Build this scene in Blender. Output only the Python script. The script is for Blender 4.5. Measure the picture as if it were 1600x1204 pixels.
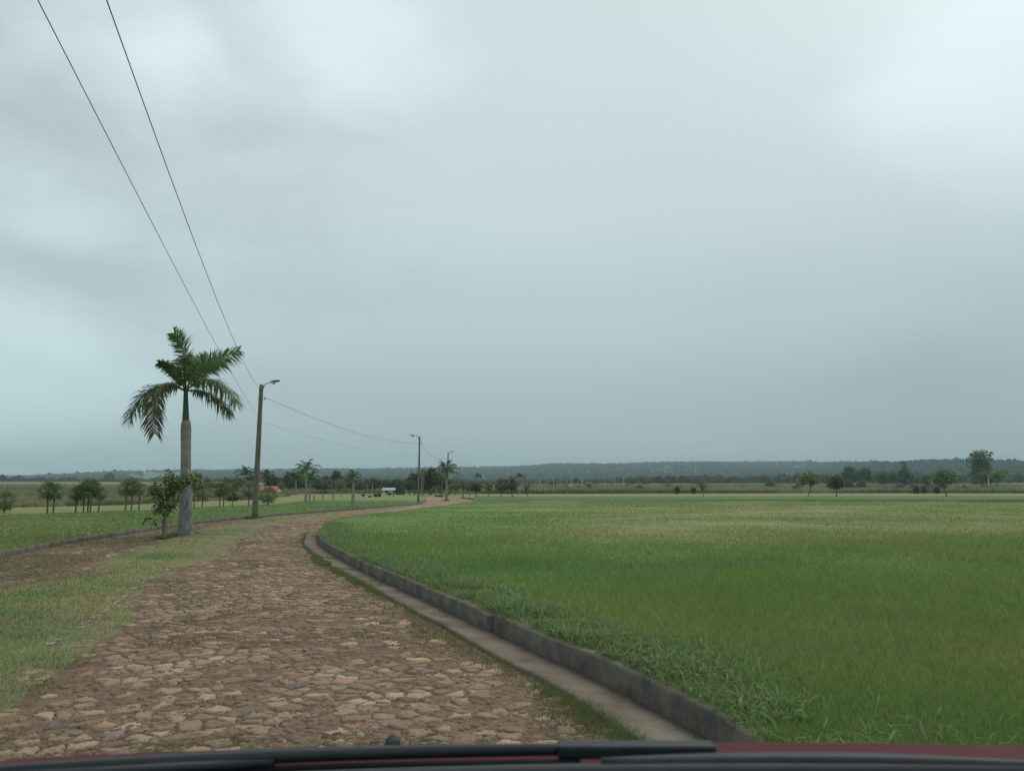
import bpy, math, random
import numpy as np
from mathutils import Vector, Matrix

for o in list(bpy.data.objects):
    bpy.data.objects.remove(o)
SC = bpy.context.scene
C = SC.collection
R = math.radians
random.seed(7)
rng = np.random.default_rng(11)

# ------------------------------------------------------------------ camera
H = 1.6
F = 1164.0
PITCH = math.atan(160.0 / F)
CP, SP = math.cos(PITCH), math.sin(PITCH)
cam_d = bpy.data.cameras.new("camera")
cam = bpy.data.objects.new("camera", cam_d)
C.objects.link(cam)
cam.location = (0, 0, H)
cam.rotation_euler = (math.pi / 2 + PITCH, 0, 0)
cam_d.sensor_width = 36.0
cam_d.lens = 36.0 * F / 1600.0
cam_d.clip_start = 0.05
cam_d.clip_end = 20000
cam_d.dof.use_dof = True
cam_d.dof.focus_distance = 45.0
cam_d.dof.aperture_fstop = 7.0
SC.camera = cam

# ------------------------------------------------------------------ light
SUN_EL, SUN_AZ = R(52), R(38)      # azimuth measured from +Y towards +X
sun_d = bpy.data.lights.new("sun", "SUN")
sun_d.energy = 1.3
sun_d.angle = R(35)
sun_d.color = (1.0, 0.93, 0.82)
sun = bpy.data.objects.new("sun", sun_d)
C.objects.link(sun)
sdir = Vector((math.sin(SUN_AZ) * math.cos(SUN_EL), math.cos(SUN_AZ) * math.cos(SUN_EL), math.sin(SUN_EL)))
sun.rotation_euler = sdir.to_track_quat('Z', 'Y').to_euler()
sun.location = sdir * 200

vs = SC.view_settings
vs.view_transform = 'Standard'
vs.look = 'None'
vs.gamma = 1.0
vs.exposure = 0.2
SC.cycles.use_denoising = True
SC.cycles.max_bounces = 6
SC.cycles.transparent_max_bounces = 8
SC.cycles.volume_bounces = 1


def px_dir(u, v):
    cx, cy = (u - 800.0) / F, (602.0 - v) / F
    return Vector((cx, CP - cy * SP, SP + cy * CP))


def ground(u, v, z=0.0):
    d = px_dir(u, v)
    t = (z - H) / d.z
    return (d.x * t, d.y * t)


def at(u, v, Y):
    d = px_dir(u, v)
    t = Y / d.y
    return Vector((d.x * t, Y, H + d.z * t))


# ------------------------------------------------------------------ sky
W = bpy.data.worlds.new("World")
SC.world = W
W.use_nodes = True
nt = W.node_tree
nt.nodes.clear()


def nd(t, typ, **kw):
    n = t.nodes.new(typ)
    for k, v in kw.items():
        setattr(n, k, v)
    return n


def math_node(t, op, a, b=None, c=None, clamp=False):
    n = t.nodes.new("ShaderNodeMath")
    n.operation = op
    n.use_clamp = clamp
    for i, x in enumerate((a, b, c)):
        if x is None:
            continue
        if isinstance(x, (int, float)):
            n.inputs[i].default_value = x
        else:
            t.links.new(x, n.inputs[i])
    return n.outputs[0]


def mix_col(t, fac, a, b, blend='MIX'):
    n = t.nodes.new("ShaderNodeMix")
    n.data_type = 'RGBA'
    n.blend_type = blend
    for sock, x in ((n.inputs[0], fac), (n.inputs[6], a), (n.inputs[7], b)):
        if isinstance(x, (int, float)):
            sock.default_value = x
        elif isinstance(x, (tuple, list)):
            sock.default_value = (x[0], x[1], x[2], 1)
        else:
            t.links.new(x, sock)
    return n.outputs[2]


out = nd(nt, "ShaderNodeOutputWorld")
bg = nd(nt, "ShaderNodeBackground")
bg.inputs[1].default_value = 0.1
nt.links.new(bg.outputs[0], out.inputs[0])
sky = nd(nt, "ShaderNodeTexSky", sky_type='NISHITA')
sky.sun_disc = False
sky.sun_elevation = SUN_EL
sky.sun_rotation = SUN_AZ
sky.dust_density = 3.0
tc = nd(nt, "ShaderNodeTexCoord")
sep = nd(nt, "ShaderNodeSeparateXYZ")
nt.links.new(tc.outputs["Generated"], sep.inputs[0])
dz = sep.outputs[2]
# rain-cloud base tone by elevation (radiance x10 because the background strength is 0.1)
ramp = nd(nt, "ShaderNodeValToRGB")
ramp.color_ramp.interpolation = 'EASE'
el = ramp.color_ramp.elements
K = 0.965
stops = [(0.0, (.30, .405, .43)), (0.10, (.35, .455, .475)), (0.22, (.44, .548, .57)),
         (0.38, (.525, .632, .65)), (0.56, (.59, .68, .695)), (1.0, (.70, .755, .76))]
el[0].position, el[0].color = stops[0][0], (*stops[0][1], 1)
el[1].position, el[1].color = stops[-1][0], (*stops[-1][1], 1)
for p_, c_ in stops[1:-1]:
    e = el.new(p_)
    e.color = (*c_, 1)
nt.links.new(math_node(nt, 'MAXIMUM', dz, 0.0), ramp.inputs[0])
# cloud structure: warped noise on the direction, squashed towards the horizon
mp = nd(nt, "ShaderNodeMapping")
mp.inputs["Scale"].default_value = (1.6, 1.6, 3.2)
mp.inputs["Location"].default_value = (3.1, 0.4, 1.7)
nt.links.new(tc.outputs["Generated"], mp.inputs[0])
n1 = nd(nt, "ShaderNodeTexNoise")
n1.inputs["Scale"].default_value = 1.7
n1.inputs["Detail"].default_value = 5.0
n1.inputs["Roughness"].default_value = 0.45
n1.inputs["Distortion"].default_value = 0.5
nt.links.new(mp.outputs[0], n1.inputs[0])


def blob(u, v, rad_deg, flat=1.0):
    """soft lump of cloud around one direction of the sky; flat > 1 makes it wider than tall"""
    d = px_dir(u, v).normalized()
    s = nd(nt, "ShaderNodeVectorMath", operation='SUBTRACT')
    nt.links.new(tc.outputs["Generated"], s.inputs[0])
    s.inputs[1].default_value = d
    m = nd(nt, "ShaderNodeVectorMath", operation='MULTIPLY')
    nt.links.new(s.outputs[0], m.inputs[0])
    m.inputs[1].default_value = (1, 1, flat)
    ln = nd(nt, "ShaderNodeVectorMath", operation='LENGTH')
    nt.links.new(m.outputs[0], ln.inputs[0])
    # warp the rim with the cloud noise
    w = math_node(nt, 'MULTIPLY_ADD', n1.outputs[0], 0.34, -0.17)
    r_ = math_node(nt, 'ADD', ln.outputs["Value"], w)
    mr = nd(nt, "ShaderNodeMapRange", interpolation_type='SMOOTHERSTEP')
    mr.inputs[1].default_value = 0.0
    mr.inputs[2].default_value = R(rad_deg)
    mr.inputs[3].default_value = 1.0
    mr.inputs[4].default_value = 0.0
    nt.links.new(r_, mr.inputs[0])
    return mr.outputs[0]


n2 = nd(nt, "ShaderNodeTexNoise")
n2.inputs["Scale"].default_value = 4.2
n2.inputs["Detail"].default_value = 6.0
n2.inputs["Roughness"].default_value = 0.5
n2.inputs["Distortion"].default_value = 0.7
nt.links.new(mp.outputs[0], n2.inputs[0])
lum = math_node(nt, 'MULTIPLY_ADD', n1.outputs[0], 0.10, 0.95)
# the broken, brighter part of the cloud deck lies high on the left
brk_ = blob(170, 150, 34, 1.1)
n2c = math_node(nt, 'MULTIPLY', math_node(nt, 'SUBTRACT', n2.outputs[0], 0.5), brk_)
lum = math_node(nt, 'MULTIPLY_ADD', n2c, 0.5, lum)
SKY_BLOBS = [  # u, v, radius deg, flat, gain
    (30, 190, 13, 1.3, -.13), (330, 225, 10, 1.5, -.05), (30, 415, 11, 2.0, -.07), (90, 520, 9, 2.2, -.05),
    (240, 80, 9, 1.3, .15), (545, 55, 12, 1.3, .19), (75, 345, 8, 1.9, .24), (0, 275, 5, 1.5, .16),
    (0, 590, 13, 1.2, .40), (250, 640, 22, 1.4, .10), (1600, 20, 15, 1.0, .28), (1290, 70, 12, 1.0, .05),
    (1250, 520, 20, 1.4, -.03), (1580, 660, 18, 1.4, -.10), (780, 480, 26, 1.2, .04),
]
for b in SKY_BLOBS:
    lum = math_node(nt, 'MULTIPLY_ADD', blob(*b[:4]), b[4], lum)
scl = nd(nt, "ShaderNodeVectorMath", operation='SCALE')
nt.links.new(ramp.outputs[0], scl.inputs[0])
nt.links.new(math_node(nt, 'MULTIPLY', lum, 10.0 * K), scl.inputs[3])
nt.links.new(mix_col(nt, 0.06, scl.outputs[0], sky.outputs[0]), bg.inputs[0])
W.cycles.sampling_method = 'MANUAL'
W.cycles.sample_map_resolution = 512


# ------------------------------------------------------------------ noise in numpy
def _hash(ix, iy, seed):
    h = (ix.astype(np.int64) * 374761393 + iy.astype(np.int64) * 668265263 + seed * 982451653) & 0x7fffffff
    h = ((h ^ (h >> 13)) * 1274126177) & 0x7fffffff
    h = h ^ (h >> 16)
    return (h & 0xffff) / 65535.0


def vnoise(x, y, seed=0):
    x = np.asarray(x, float)
    y = np.asarray(y, float)
    ix, iy = np.floor(x), np.floor(y)
    fx, fy = x - ix, y - iy
    fx, fy = fx * fx * (3 - 2 * fx), fy * fy * (3 - 2 * fy)
    a, b = _hash(ix, iy, seed), _hash(ix + 1, iy, seed)
    c, d = _hash(ix, iy + 1, seed), _hash(ix + 1, iy + 1, seed)
    return (a * (1 - fx) + b * fx) * (1 - fy) + (c * (1 - fx) + d * fx) * fy


def fbm(x, y, seed=0, o=4):
    s, a, t = 0, 0.5, 0
    for i in range(o):
        s = s + a * vnoise(x * 2 ** i, y * 2 ** i, seed + i * 17)
        t += a
        a *= 0.5
    return s / t


def sstep(a, b, x):
    t = np.clip((np.asarray(x, float) - a) / (b - a), 0, 1)
    return t * t * (3 - 2 * t)


# ------------------------------------------------------------------ materials
MATS = {}


def mat(name, col, rough=0.85, attr=False, nscale=None, namt=0.3, bump=0.0, bscale=None, col2=None, metallic=0.0,
        transl=0.0, spec=0.3, coat=0.0, stretch=None):
    """principled surface; optional per-vertex tint, two-tone noise in object space, noise bump and leaf translucency"""
    m = bpy.data.materials.new(name)
    m.use_nodes = True
    t = m.node_tree
    bs = t.nodes["Principled BSDF"]
    bs.inputs["Roughness"].default_value = rough
    bs.inputs["Metallic"].default_value = metallic
    bs.inputs["Specular IOR Level"].default_value = spec
    bs.inputs["Coat Weight"].default_value = coat
    c = None
    co = t.nodes.new("ShaderNodeTexCoord").outputs["Object"]
    if stretch:
        mpn = t.nodes.new("ShaderNodeMapping")
        mpn.inputs["Scale"].default_value = stretch
        t.links.new(co, mpn.inputs[0])
        co = mpn.outputs[0]
    if nscale:
        n = t.nodes.new("ShaderNodeTexNoise")
        n.inputs["Scale"].default_value = nscale
        n.inputs["Detail"].default_value = 7
        n.inputs["Roughness"].default_value = 0.62
        t.links.new(co, n.inputs[0])
        mr = t.nodes.new("ShaderNodeMapRange")
        mr.inputs[1].default_value = 0.3
        mr.inputs[2].default_value = 0.7
        t.links.new(n.outputs[0], mr.inputs[0])
        a = tuple(x * (1 - namt) for x in col)
        b = tuple(min(1, x * (1 + namt)) for x in col) if col2 is None else col2
        c = mix_col(t, mr.outputs[0], a if col2 is None else col, b)
    if attr:
        at_ = t.nodes.new("ShaderNodeAttribute")
        at_.attribute_name = "tint"
        c = at_.outputs["Color"] if c is None and col is None else mix_col(t, 1.0, c if c is not None else col, at_.outputs["Color"], 'MULTIPLY')
    if c is None:
        bs.inputs["Base Color"].default_value = (*col, 1)
    else:
        t.links.new(c, bs.inputs["Base Color"])
    if bump:
        n = t.nodes.new("ShaderNodeTexNoise")
        n.inputs["Scale"].default_value = bscale or 20
        n.inputs["Detail"].default_value = 6
        t.links.new(co, n.inputs[0])
        bp = t.nodes.new("ShaderNodeBump")
        bp.inputs["Strength"].default_value = bump
        bp.inputs["Distance"].default_value = 0.03
        t.links.new(n.outputs[0], bp.inputs["Height"])
        t.links.new(bp.outputs[0], bs.inputs["Normal"])
    if transl:
        tr = t.nodes.new("ShaderNodeBsdfTranslucent")
        if c is None:
            tr.inputs[0].default_value = (*col, 1)
        else:
            t.links.new(c, tr.inputs[0])
        mx = t.nodes.new("ShaderNodeMixShader")
        mx.inputs[0].default_value = transl
        t.links.new(bs.outputs[0], mx.inputs[1])
        t.links.new(tr.outputs[0], mx.inputs[2])
        t.links.new(mx.outputs[0], t.nodes["Material Output"].inputs[0])
    MATS[name] = m
    return m


ONE = (1, 1, 1)
M_ground = mat("ground soil and grass", ONE, .95, True, 1.5, .22, .6, 3.0)
M_lawn = mat("lawn turf", ONE, .95, True, 9.0, .25, .8, 25.0)
M_grass = mat("grass blade", ONE, .6, True, transl=.45, spec=.2)
M_dirt = mat("red road dirt", (.205, .135, .095), .95, False, 1.4, .3, .8, 22.0, col2=(.115, .105, .062))
M_stone = mat("road stone", ONE, .85, True, 14.0, .22, .7, 45.0, spec=.25)
M_conc = mat("weathered concrete", (.165, .15, .13), .92, False, 2.2, .3, .3, 22.0, col2=(.075, .067, .057))
M_gutter = mat("gutter concrete", (.20, .168, .135), .92, False, 1.5, .3, .4, 30.0, col2=(.078, .056, .040))
M_white = mat("pale limestone edging", (.30, .285, .25), .9, False, 6, .3, .5, 30, col2=(.15, .135, .11))
M_bark = mat("tree bark", (.16, .135, .105), .95, False, 7.0, .35, .9, 18.0, stretch=(1, 1, .3))
M_barkpale = mat("pale bark", (.27, .25, .215), .95, False, 5.0, .3, .9, 14.0, stretch=(1, 1, .4))
M_palmtrunk = mat("grey palm trunk", ONE, .92, True, 6.0, .2, .7, 22.0, stretch=(1, 1, 1.6), spec=.15)
M_shaft = mat("green palm crownshaft", (.075, .125, .045), .45, False, 5, .22, spec=.4, stretch=(1, 1, .3))
M_frond = mat("palm leaflets", ONE, .6, True, transl=.3, spec=.18)
M_rachis = mat("palm rachis", (.10, .13, .05), .6, False, 8, .25)
M_leaf = mat("tree leaves", ONE, .55, True, transl=.25, spec=.25)
M_forest = mat("distant canopy", ONE, 1.0, True, spec=0.0)
M_wood = mat("weathered wooden pole", (.12, .098, .08), .95, False, 5.0, .3, .7, 16.0, stretch=(3, 3, .35), col2=(.2, .175, .15))
M_metal = mat("galvanised metal", (.17, .18, .18), .5, False, 9, .25, metallic=.7)
M_dark = mat("dark lamp housing", (.045, .05, .052), .45)
M_lens = mat("lamp lens", (.5, .52, .5), .2)
M_cable = mat("black cable", (.045, .06, .075), .6)
M_ceram = mat("porcelain insulator", (.3, .29, .27), .3)
M_roof_t = mat("orange roof tile", (.33, .13, .065), .85, False, 3, .3, .6, 6, stretch=(6, 1, 1))
M_plaster = mat("white plaster", (.55, .53, .49), .9, False, 2.5, .15)
M_roof_w = mat("white sheet roof", (.34, .35, .34), .7, False, 2, .12)
M_blue = mat("dark blue panel", (.03, .045, .085), .6, False, 4, .2)
M_glassd = mat("dark window glass", (.02, .025, .03), .12, spec=.5)
M_redpaint = mat("red car paint", (.075, .009, .013), .5, False, 3, .08, spec=.06)
M_black = mat("black plastic", (.018, .023, .028), .55, False, 30, .2)
M_rubber = mat("black rubber", (.011, .013, .016), .6)
M_chrome = mat("chrome", (.5, .5, .5), .15, metallic=1)
M_whitepost = mat("white concrete post", (.42, .42, .40), .9, False, 5, .12)
M_hut = mat("red brick hut", (.2, .085, .06), .9, False, 3, .25)


# ------------------------------------------------------------------ mesh helpers
def link(name, me, m=None, parent=None, loc=None):
    o = bpy.data.objects.new(name, me)
    C.objects.link(o)
    if m is not None and len(me.materials) == 0:
        me.materials.append(m)
    if parent is not None:
        o.parent = parent
    if loc is not None:
        o.location = loc
    return o


def np_mesh(name, V, polys, col=None, smooth=False):
    """V (n,3); polys: list of (m,k) index arrays"""
    me = bpy.data.meshes.new(name)
    V = np.asarray(V, np.float32)
    me.vertices.add(len(V))
    me.vertices.foreach_set("co", V.ravel())
    polys = [np.asarray(p, np.int32) for p in polys if len(p)]
    loops = np.concatenate([p.ravel() for p in polys])
    sizes = np.concatenate([np.full(len(p), p.shape[1], np.int32) for p in polys])
    starts = np.concatenate([[0], np.cumsum(sizes)[:-1]]).astype(np.int32)
    me.loops.add(len(loops))
    me.loops.foreach_set("vertex_index", loops)
    me.polygons.add(len(sizes))
    me.polygons.foreach_set("loop_start", starts)
    me.polygons.foreach_set("loop_total", sizes)
    if smooth:
        me.polygons.foreach_set("use_smooth", np.ones(len(sizes), bool))
    if col is not None:
        a = me.attributes.new("tint", 'FLOAT_COLOR', 'POINT')
        c4 = np.ones((len(V), 4), np.float32)
        c4[:, :3] = col
        a.data.foreach_set("color", c4.ravel())
    me.update(calc_edges=True)
    me.validate()
    return me


class MB:
    """collects shapes into one mesh"""

    def __init__(s):
        s.v, s.f, s.c = [], [], []
        s.col = (1, 1, 1)

    def add(s, vs, fs, cols=None):
        b = len(s.v)
        s.v += [tuple(x) for x in vs]
        s.f += [tuple(i + b for i in q) for q in fs]
        s.c += [s.col] * len(vs) if cols is None else [tuple(c) for c in cols]

    def tube(s, pts, rad, n=8, cap=True, jit=0.0):
        pts = [Vector(p) for p in pts]
        vs, fs = [], []
        ref = None
        for i, p in enumerate(pts):
            t = (pts[min(i + 1, len(pts) - 1)] - pts[max(i - 1, 0)])
            t = t.normalized() if t.length > 1e-9 else Vector((0, 0, 1))
            if ref is None:
                ref = t.orthogonal().normalized()
            ref = (ref - t * ref.dot(t))
            ref = ref.normalized() if ref.length > 1e-6 else t.orthogonal().normalized()
            b = t.cross(ref)
            for k in range(n):
                a = 2 * math.pi * k / n
                r = rad[i] * (1 + random.uniform(-jit, jit))
                vs.append(p + ref * (math.cos(a) * r) + b * (math.sin(a) * r))
        for i in range(len(pts) - 1):
            for k in range(n):
                fs.append((i * n + k, i * n + (k + 1) % n, (i + 1) * n + (k + 1) % n, (i + 1) * n + k))
        if cap:
            fs.append(tuple(range(n))[::-1])
            fs.append(tuple((len(pts) - 1) * n + k for k in range(n)))
        s.add(vs, fs)

    def box(s, lo, hi, bev=0.0):
        x0, y0, z0 = lo
        x1, y1, z1 = hi
        s.add([(x0, y0, z0), (x1, y0, z0), (x1, y1, z0), (x0, y1, z0), (x0, y0, z1), (x1, y0, z1), (x1, y1, z1), (x0, y1, z1)],
              [(0, 3, 2, 1), (4, 5, 6, 7), (0, 1, 5, 4), (1, 2, 6, 5), (2, 3, 7, 6), (3, 0, 4, 7)])

    def lathe(s, prof, n=16, c=(0, 0)):
        s.tube([(c[0], c[1], z) for r, z in prof], [r for r, z in prof], n)

    def build(s, name, m, parent=None, smooth=True, tint=False, loc=None):
        me = bpy.data.meshes.new(name)
        me.from_pydata(s.v, [], s.f)
        if smooth:
            me.polygons.foreach_set("use_smooth", np.ones(len(s.f), bool))
        if tint:
            a = me.attributes.new("tint", 'FLOAT_COLOR', 'POINT')
            c4 = np.ones((len(s.v), 4), np.float32)
            c4[:, :3] = np.array(s.c)
            a.data.foreach_set("color", c4.ravel())
        me.update()
        return link(name, me, m, parent, loc)


def tag(o, label, cat=None, group=None, kind=None):
    o["label"] = label
    if cat:
        o["category"] = cat
    if group:
        o["group"] = group
    if kind:
        o["kind"] = kind
    return o


def thing(name, label, cat, loc=(0, 0, 0), rz=0.0, group=None):
    o = bpy.data.objects.new(name, None)
    o.empty_display_size = 0.3
    C.objects.link(o)
    o.location = loc
    o.rotation_euler = (0, 0, rz)
    return tag(o, label, cat, group)


def dup(root, loc, rz=0.0, scale=(1, 1, 1), label=None, group=None):
    r = root.copy()
    C.objects.link(r)
    r.location = loc
    r.rotation_euler = (0, 0, rz)
    r.scale = scale
    if label:
        r["label"] = label
    if group:
        r["group"] = group

    def rec(src, dst):
        for ch in list(src.children):
            c = ch.copy()
            C.objects.link(c)
            c.parent = dst
            rec(ch, c)
    rec(root, r)
    return r


# ------------------------------------------------------------------ plan of the place (ground coordinates)
def catmull(pts, step):
    P = [Vector((p[0], p[1], 0)) for p in pts]
    P = [P[0] * 2 - P[1]] + P + [P[-1] * 2 - P[-2]]
    res = []
    for i in range(1, len(P) - 2):
        a, b, c, d = P[i - 1], P[i], P[i + 1], P[i + 2]
        n = max(2, int((c - b).length / step))
        for k in range(n):
            t = k / n
            q = 0.5 * ((2 * b) + (c - a) * t + (2 * a - 5 * b + 4 * c - d) * t * t + (3 * b - a - 3 * c + d) * t ** 3)
            res.append((q.x, q.y))
    res.append((P[-2].x, P[-2].y))
    return np.array(res)


ZR, ZL = .19, .12            # lawn heights right / left of the road
kr_px = [(1156, 1147), (1125, 1125), (1031, 1075), (937, 1031), (844, 994), (765, 960), (700, 932), (640, 907), (590, 887),
         (555, 872), (525, 856), (507, 846), (498, 837), (498, 829), (504, 821), (515, 814), (535, 808), (580, 802), (630, 797),
         (675, 791), (710, 787), (732, 783.5), (741, 780.5), (737, 778), (720, 776.6)]
kr = [ground(u, v, ZR) for u, v in kr_px]
# carry the right kerb back past the camera
d0 = Vector((kr[0][0] - kr[2][0], kr[0][1] - kr[2][1])).normalized()
kr = [(kr[0][0] + d0.x * t, kr[0][1] + d0.y * t) for t in (14, 9, 5, 2.5)] + kr
KR = catmull(kr, .3)
kl_px = [(0, 863), (94, 845), (159, 835), (216, 827), (253, 821), (300, 815), (350, 809.5), (395, 806), (437, 802), (500, 797.5),
         (555, 793.5), (592, 790.5), (630, 788), (650, 786.5), (660, 785), (665, 781.5), (664, 778), (659, 775.2)]
kl = [ground(u, v, ZL) for u, v in kl_px]
d1 = Vector((kl[0][0] - kl[2][0], kl[0][1] - kl[2][1])).normalized()
kl = [(kl[0][0] + d1.x * t, kl[0][1] + d1.y * t) for t in (30, 18, 9, 4)] + kl
KL = catmull(kl, .5)


def polar(p):
    return math.atan2(p[0], p[1]), math.hypot(p[0], p[1])


def tab(rows, z):
    a = sorted(polar(ground(u, v, z)) for u, v in rows)
    return np.array([x[0] for x in a]), np.array([min(x[1], 260) for x in a])


LE_T, LE_R = tab([(-500, 814), (0, 803), (150, 799), (200, 797), (300, 793), (400, 788), (450, 785.5), (480, 781), (520, 776.5),
                  (600, 774.5), (690, 775.3), (750, 775.4), (850, 775.4), (1100, 775.3), (1600, 774.6), (2300, 774)], .15)
SE_T, SE_R = tab([(-500, 801), (0, 793), (200, 788.5), (300, 783), (400, 780.5), (440, 776), (470, 772.8), (600, 771.3), (700, 771.2),
                  (850, 771), (1100, 770.3), (1600, 769), (2300, 768.5)], .1)


def lawn_end(th):
    return np.interp(th, LE_T, LE_R)


def strip_end(th):
    return np.maximum(np.interp(th, SE_T, SE_R), lawn_end(th) + 4)


TH = lambda u: math.atan2((u - 800) / F, 1 / CP * (CP * CP + SP * SP))   # azimuth of an image column on the horizon
sky_u = [-300, 0, 60, 100, 160, 200, 250, 300, 400, 500, 600, 700, 800, 835, 870, 960, 1050, 1150, 1250, 1290, 1330, 1400, 1455, 1520, 1600, 1900]
sky_v = [744, 743.5, 742.5, 741, 739, 737.5, 736.5, 736, 735, 733.5, 733, 731.5, 730, 728, 725.5, 726, 723.5, 722.8, 722.5, 723.8, 722.8, 722.5, 719.6, 720.3, 720.5, 722]
SK_T = np.array([TH(u) for u in sky_u])
SK_S = np.array([(762 - v) / F for v in sky_v])


def ridge_R(th):
    return 2900 - 1250 * sstep(TH(1240), TH(1420), th)


def ridge_z(th):
    t = np.clip(th, SK_T[0], SK_T[-1])
    return np.interp(t, SK_T, SK_S) * ridge_R(th) * np.maximum(np.cos(np.clip(th, -.9, .9)), .5) + H - 5.5


def terr_z(th, r):
    th = np.asarray(th, float)
    r = np.asarray(r, float)
    le, se = lawn_end(th), strip_end(th)
    z = -0.16 + 0.24 * sstep(le - 3, le + .5, r)
    rise = np.clip(r - np.maximum(se, 90) - 40, 0, None) * .0115
    rise = np.minimum(rise, 6.6)
    z = z + rise * 1.0
    RR = ridge_R(th)
    up = sstep(850, RR, r) ** 1.2
    dn = 1 - .5 * sstep(RR, RR * 1.4, r)
    n = (fbm(th * 16, r / 420, 5, 3) - .5) * 9 * sstep(900, 1500, r) * (1 - sstep(RR * .8, RR, r))
    return z + (ridge_z(th) - z) * up * dn + n


def gz(x, y):
    return float(terr_z(math.atan2(x, y), math.hypot(x, y)))


# ------------------------------------------------------------------ grass colours (plant tones by place; far field darkened for blade self-shadow)
def field_col(x, y):
    x = np.asarray(x, float)
    y = np.asarray(y, float)
    r = np.hypot(x, y)
    a = fbm(x / 8 + 3 + .2 * y, y / 4.6, 21, 5)[..., None]
    b = fbm(x / 6 - .15 * y, y / 2.8 + 7, 33, 5)[..., None]
    green = np.array((.152, .236, .066))
    olive = np.array((.205, .242, .070))
    blue = np.array((.118, .212, .070))
    c = green + (olive - green) * sstep(.44, .86, a) + (blue - green) * sstep(.46, .84, b)
    # older mown, straw-streaked stretch of the field
    m = sstep(17, 25, y + 4 * (fbm(x / 6, y / 6, 3, 3) - .5) * 2) * (1 - sstep(55, 80, y)) * sstep(-.06, .16, x / np.maximum(y, 1) + .15 * (fbm(x / 8, y / 20, 8, 2) - .5))
    s = fbm(x / 7 + .35 * y, y / 1.6, 44, 4)
    dry = np.array((.27, .25, .125))
    mown = np.array((.22, .255, .10))
    c = c + (mown - c) * (m * .75)[..., None]
    c = c + (dry - c) * (m * sstep(.5, .72, s) * .8)[..., None]
    far = sstep(70, 100, r)[..., None]
    c = c + (np.array((.092, .130, .046)) - c) * sstep(82, 98, r)[..., None] * .9  # self-shadow of grass put into the turf colour beyond the modelled blades
    return c


def left_col(x, y):
    a = fbm(x / 10, y / 6, 51, 4)[..., None]
    c = np.array((.125, .195, .062)) + (np.array((.175, .205, .075)) - np.array((.125, .195, .062))) * sstep(.4, .75, a)
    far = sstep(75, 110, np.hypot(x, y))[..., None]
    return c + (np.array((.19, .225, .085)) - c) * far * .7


def median_col(x, y):
    a = fbm(x / 2.6, y / 2.2, 61, 4)[..., None]
    b = fbm(x / 1.3, y / 1.1, 67, 3)[..., None]
    c = np.array((.20, .20, .085)) + (np.array((.125, .175, .06)) - np.array((.20, .20, .085))) * sstep(.46, .72, a)
    c = c + (np.array((.23, .185, .105)) - c) * sstep(.44, .68, b) * .8
    nr = (1 - sstep(6, 11, y))[..., None]
    return c + (np.array((.10, .16, .05)) - c) * nr * .55


# ------------------------------------------------------------------ the big terrain sheet
ths = np.unique(np.concatenate([np.arange(-180, -56, 4.0), np.arange(-56, 56, .22), np.arange(56, 180.1, 4.0)])) * math.pi / 180
rings = [("s", k) for k in np.linspace(0.03, .93, 8)] + [("s", .975), ("s", 1.0)] + [("e", k) for k in np.linspace(.15, 1, 6)]
rows_r = []
for kind, k in rings:
    le, se = lawn_end(ths), strip_end(ths)
    rows_r.append(le * k if kind == "s" else le + (se - le) * k)
far0 = rows_r[-1]
nfar = 74
for i in range(1, nfar + 1):
    rows_r.append(far0 * (4300 / far0) ** (i / nfar))
RR = np.array(rows_r)
TT = np.broadcast_to(ths, RR.shape)
X, Y = RR * np.sin(TT), RR * np.cos(TT)
Z = terr_z(TT, RR)
le, se = lawn_end(TT), strip_end(TT)
strip = np.array((.20, .215, .075)) + (np.array((.155, .185, .06)) - np.array((.20, .215, .075))) * fbm(X / 30, Y / 12, 71, 3)[..., None]
a_ = fbm(X / 45, Y / 45, 73, 4)[..., None]
plain = np.array((.20, .185, .10)) + (np.array((.125, .15, .07)) - np.array((.20, .185, .10))) * sstep(.4, .65, a_)
forest = np.array((.016, .030, .019)) * (0.8 + .5 * fbm(X / 60, Y / 60, 79, 3))[..., None]
u_like = 800 + F * np.tan(np.clip(TT, -1.2, 1.2))
past = sstep(.50, .58, fbm(TT * 22 + 4, RR / 520, 83, 3)) * (1 - sstep(380, 470, u_like)) * sstep(1300, 1600, RR) * (1 - sstep(2500, 2700, RR))
forest = forest + (np.array((.085, .135, .06)) - forest) * past[..., None]
col = np.where((RR <= se + .01)[..., None], strip, plain)
col = col + (forest - col) * sstep(720, 900, RR + 160 * (fbm(X / 120, Y / 120, 91, 3) - .5))[..., None]
nr_, nc_ = RR.shape
V = np.stack([X, Y, Z], -1).reshape(-1, 3)
V = np.vstack([V, [[0, 0, -.16]]])
cols = np.vstack([col.reshape(-1, 3), [[.15, .12, .08]]])
idx = np.arange(nr_ * nc_).reshape(nr_, nc_)
quads = np.stack([idx[:-1, :-1], idx[:-1, 1:], idx[1:, 1:], idx[1:, :-1]], -1).reshape(-1, 4)[:, ::-1]
tri = np.stack([np.full(nc_ - 1, nr_ * nc_), idx[0, 1:], idx[0, :-1]], -1)
g = link("ground", np_mesh("ground", V, [quads, tri], cols, True), M_ground)
tag(g, "flat grassland plain rising into wooded hills", kind="structure")


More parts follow.
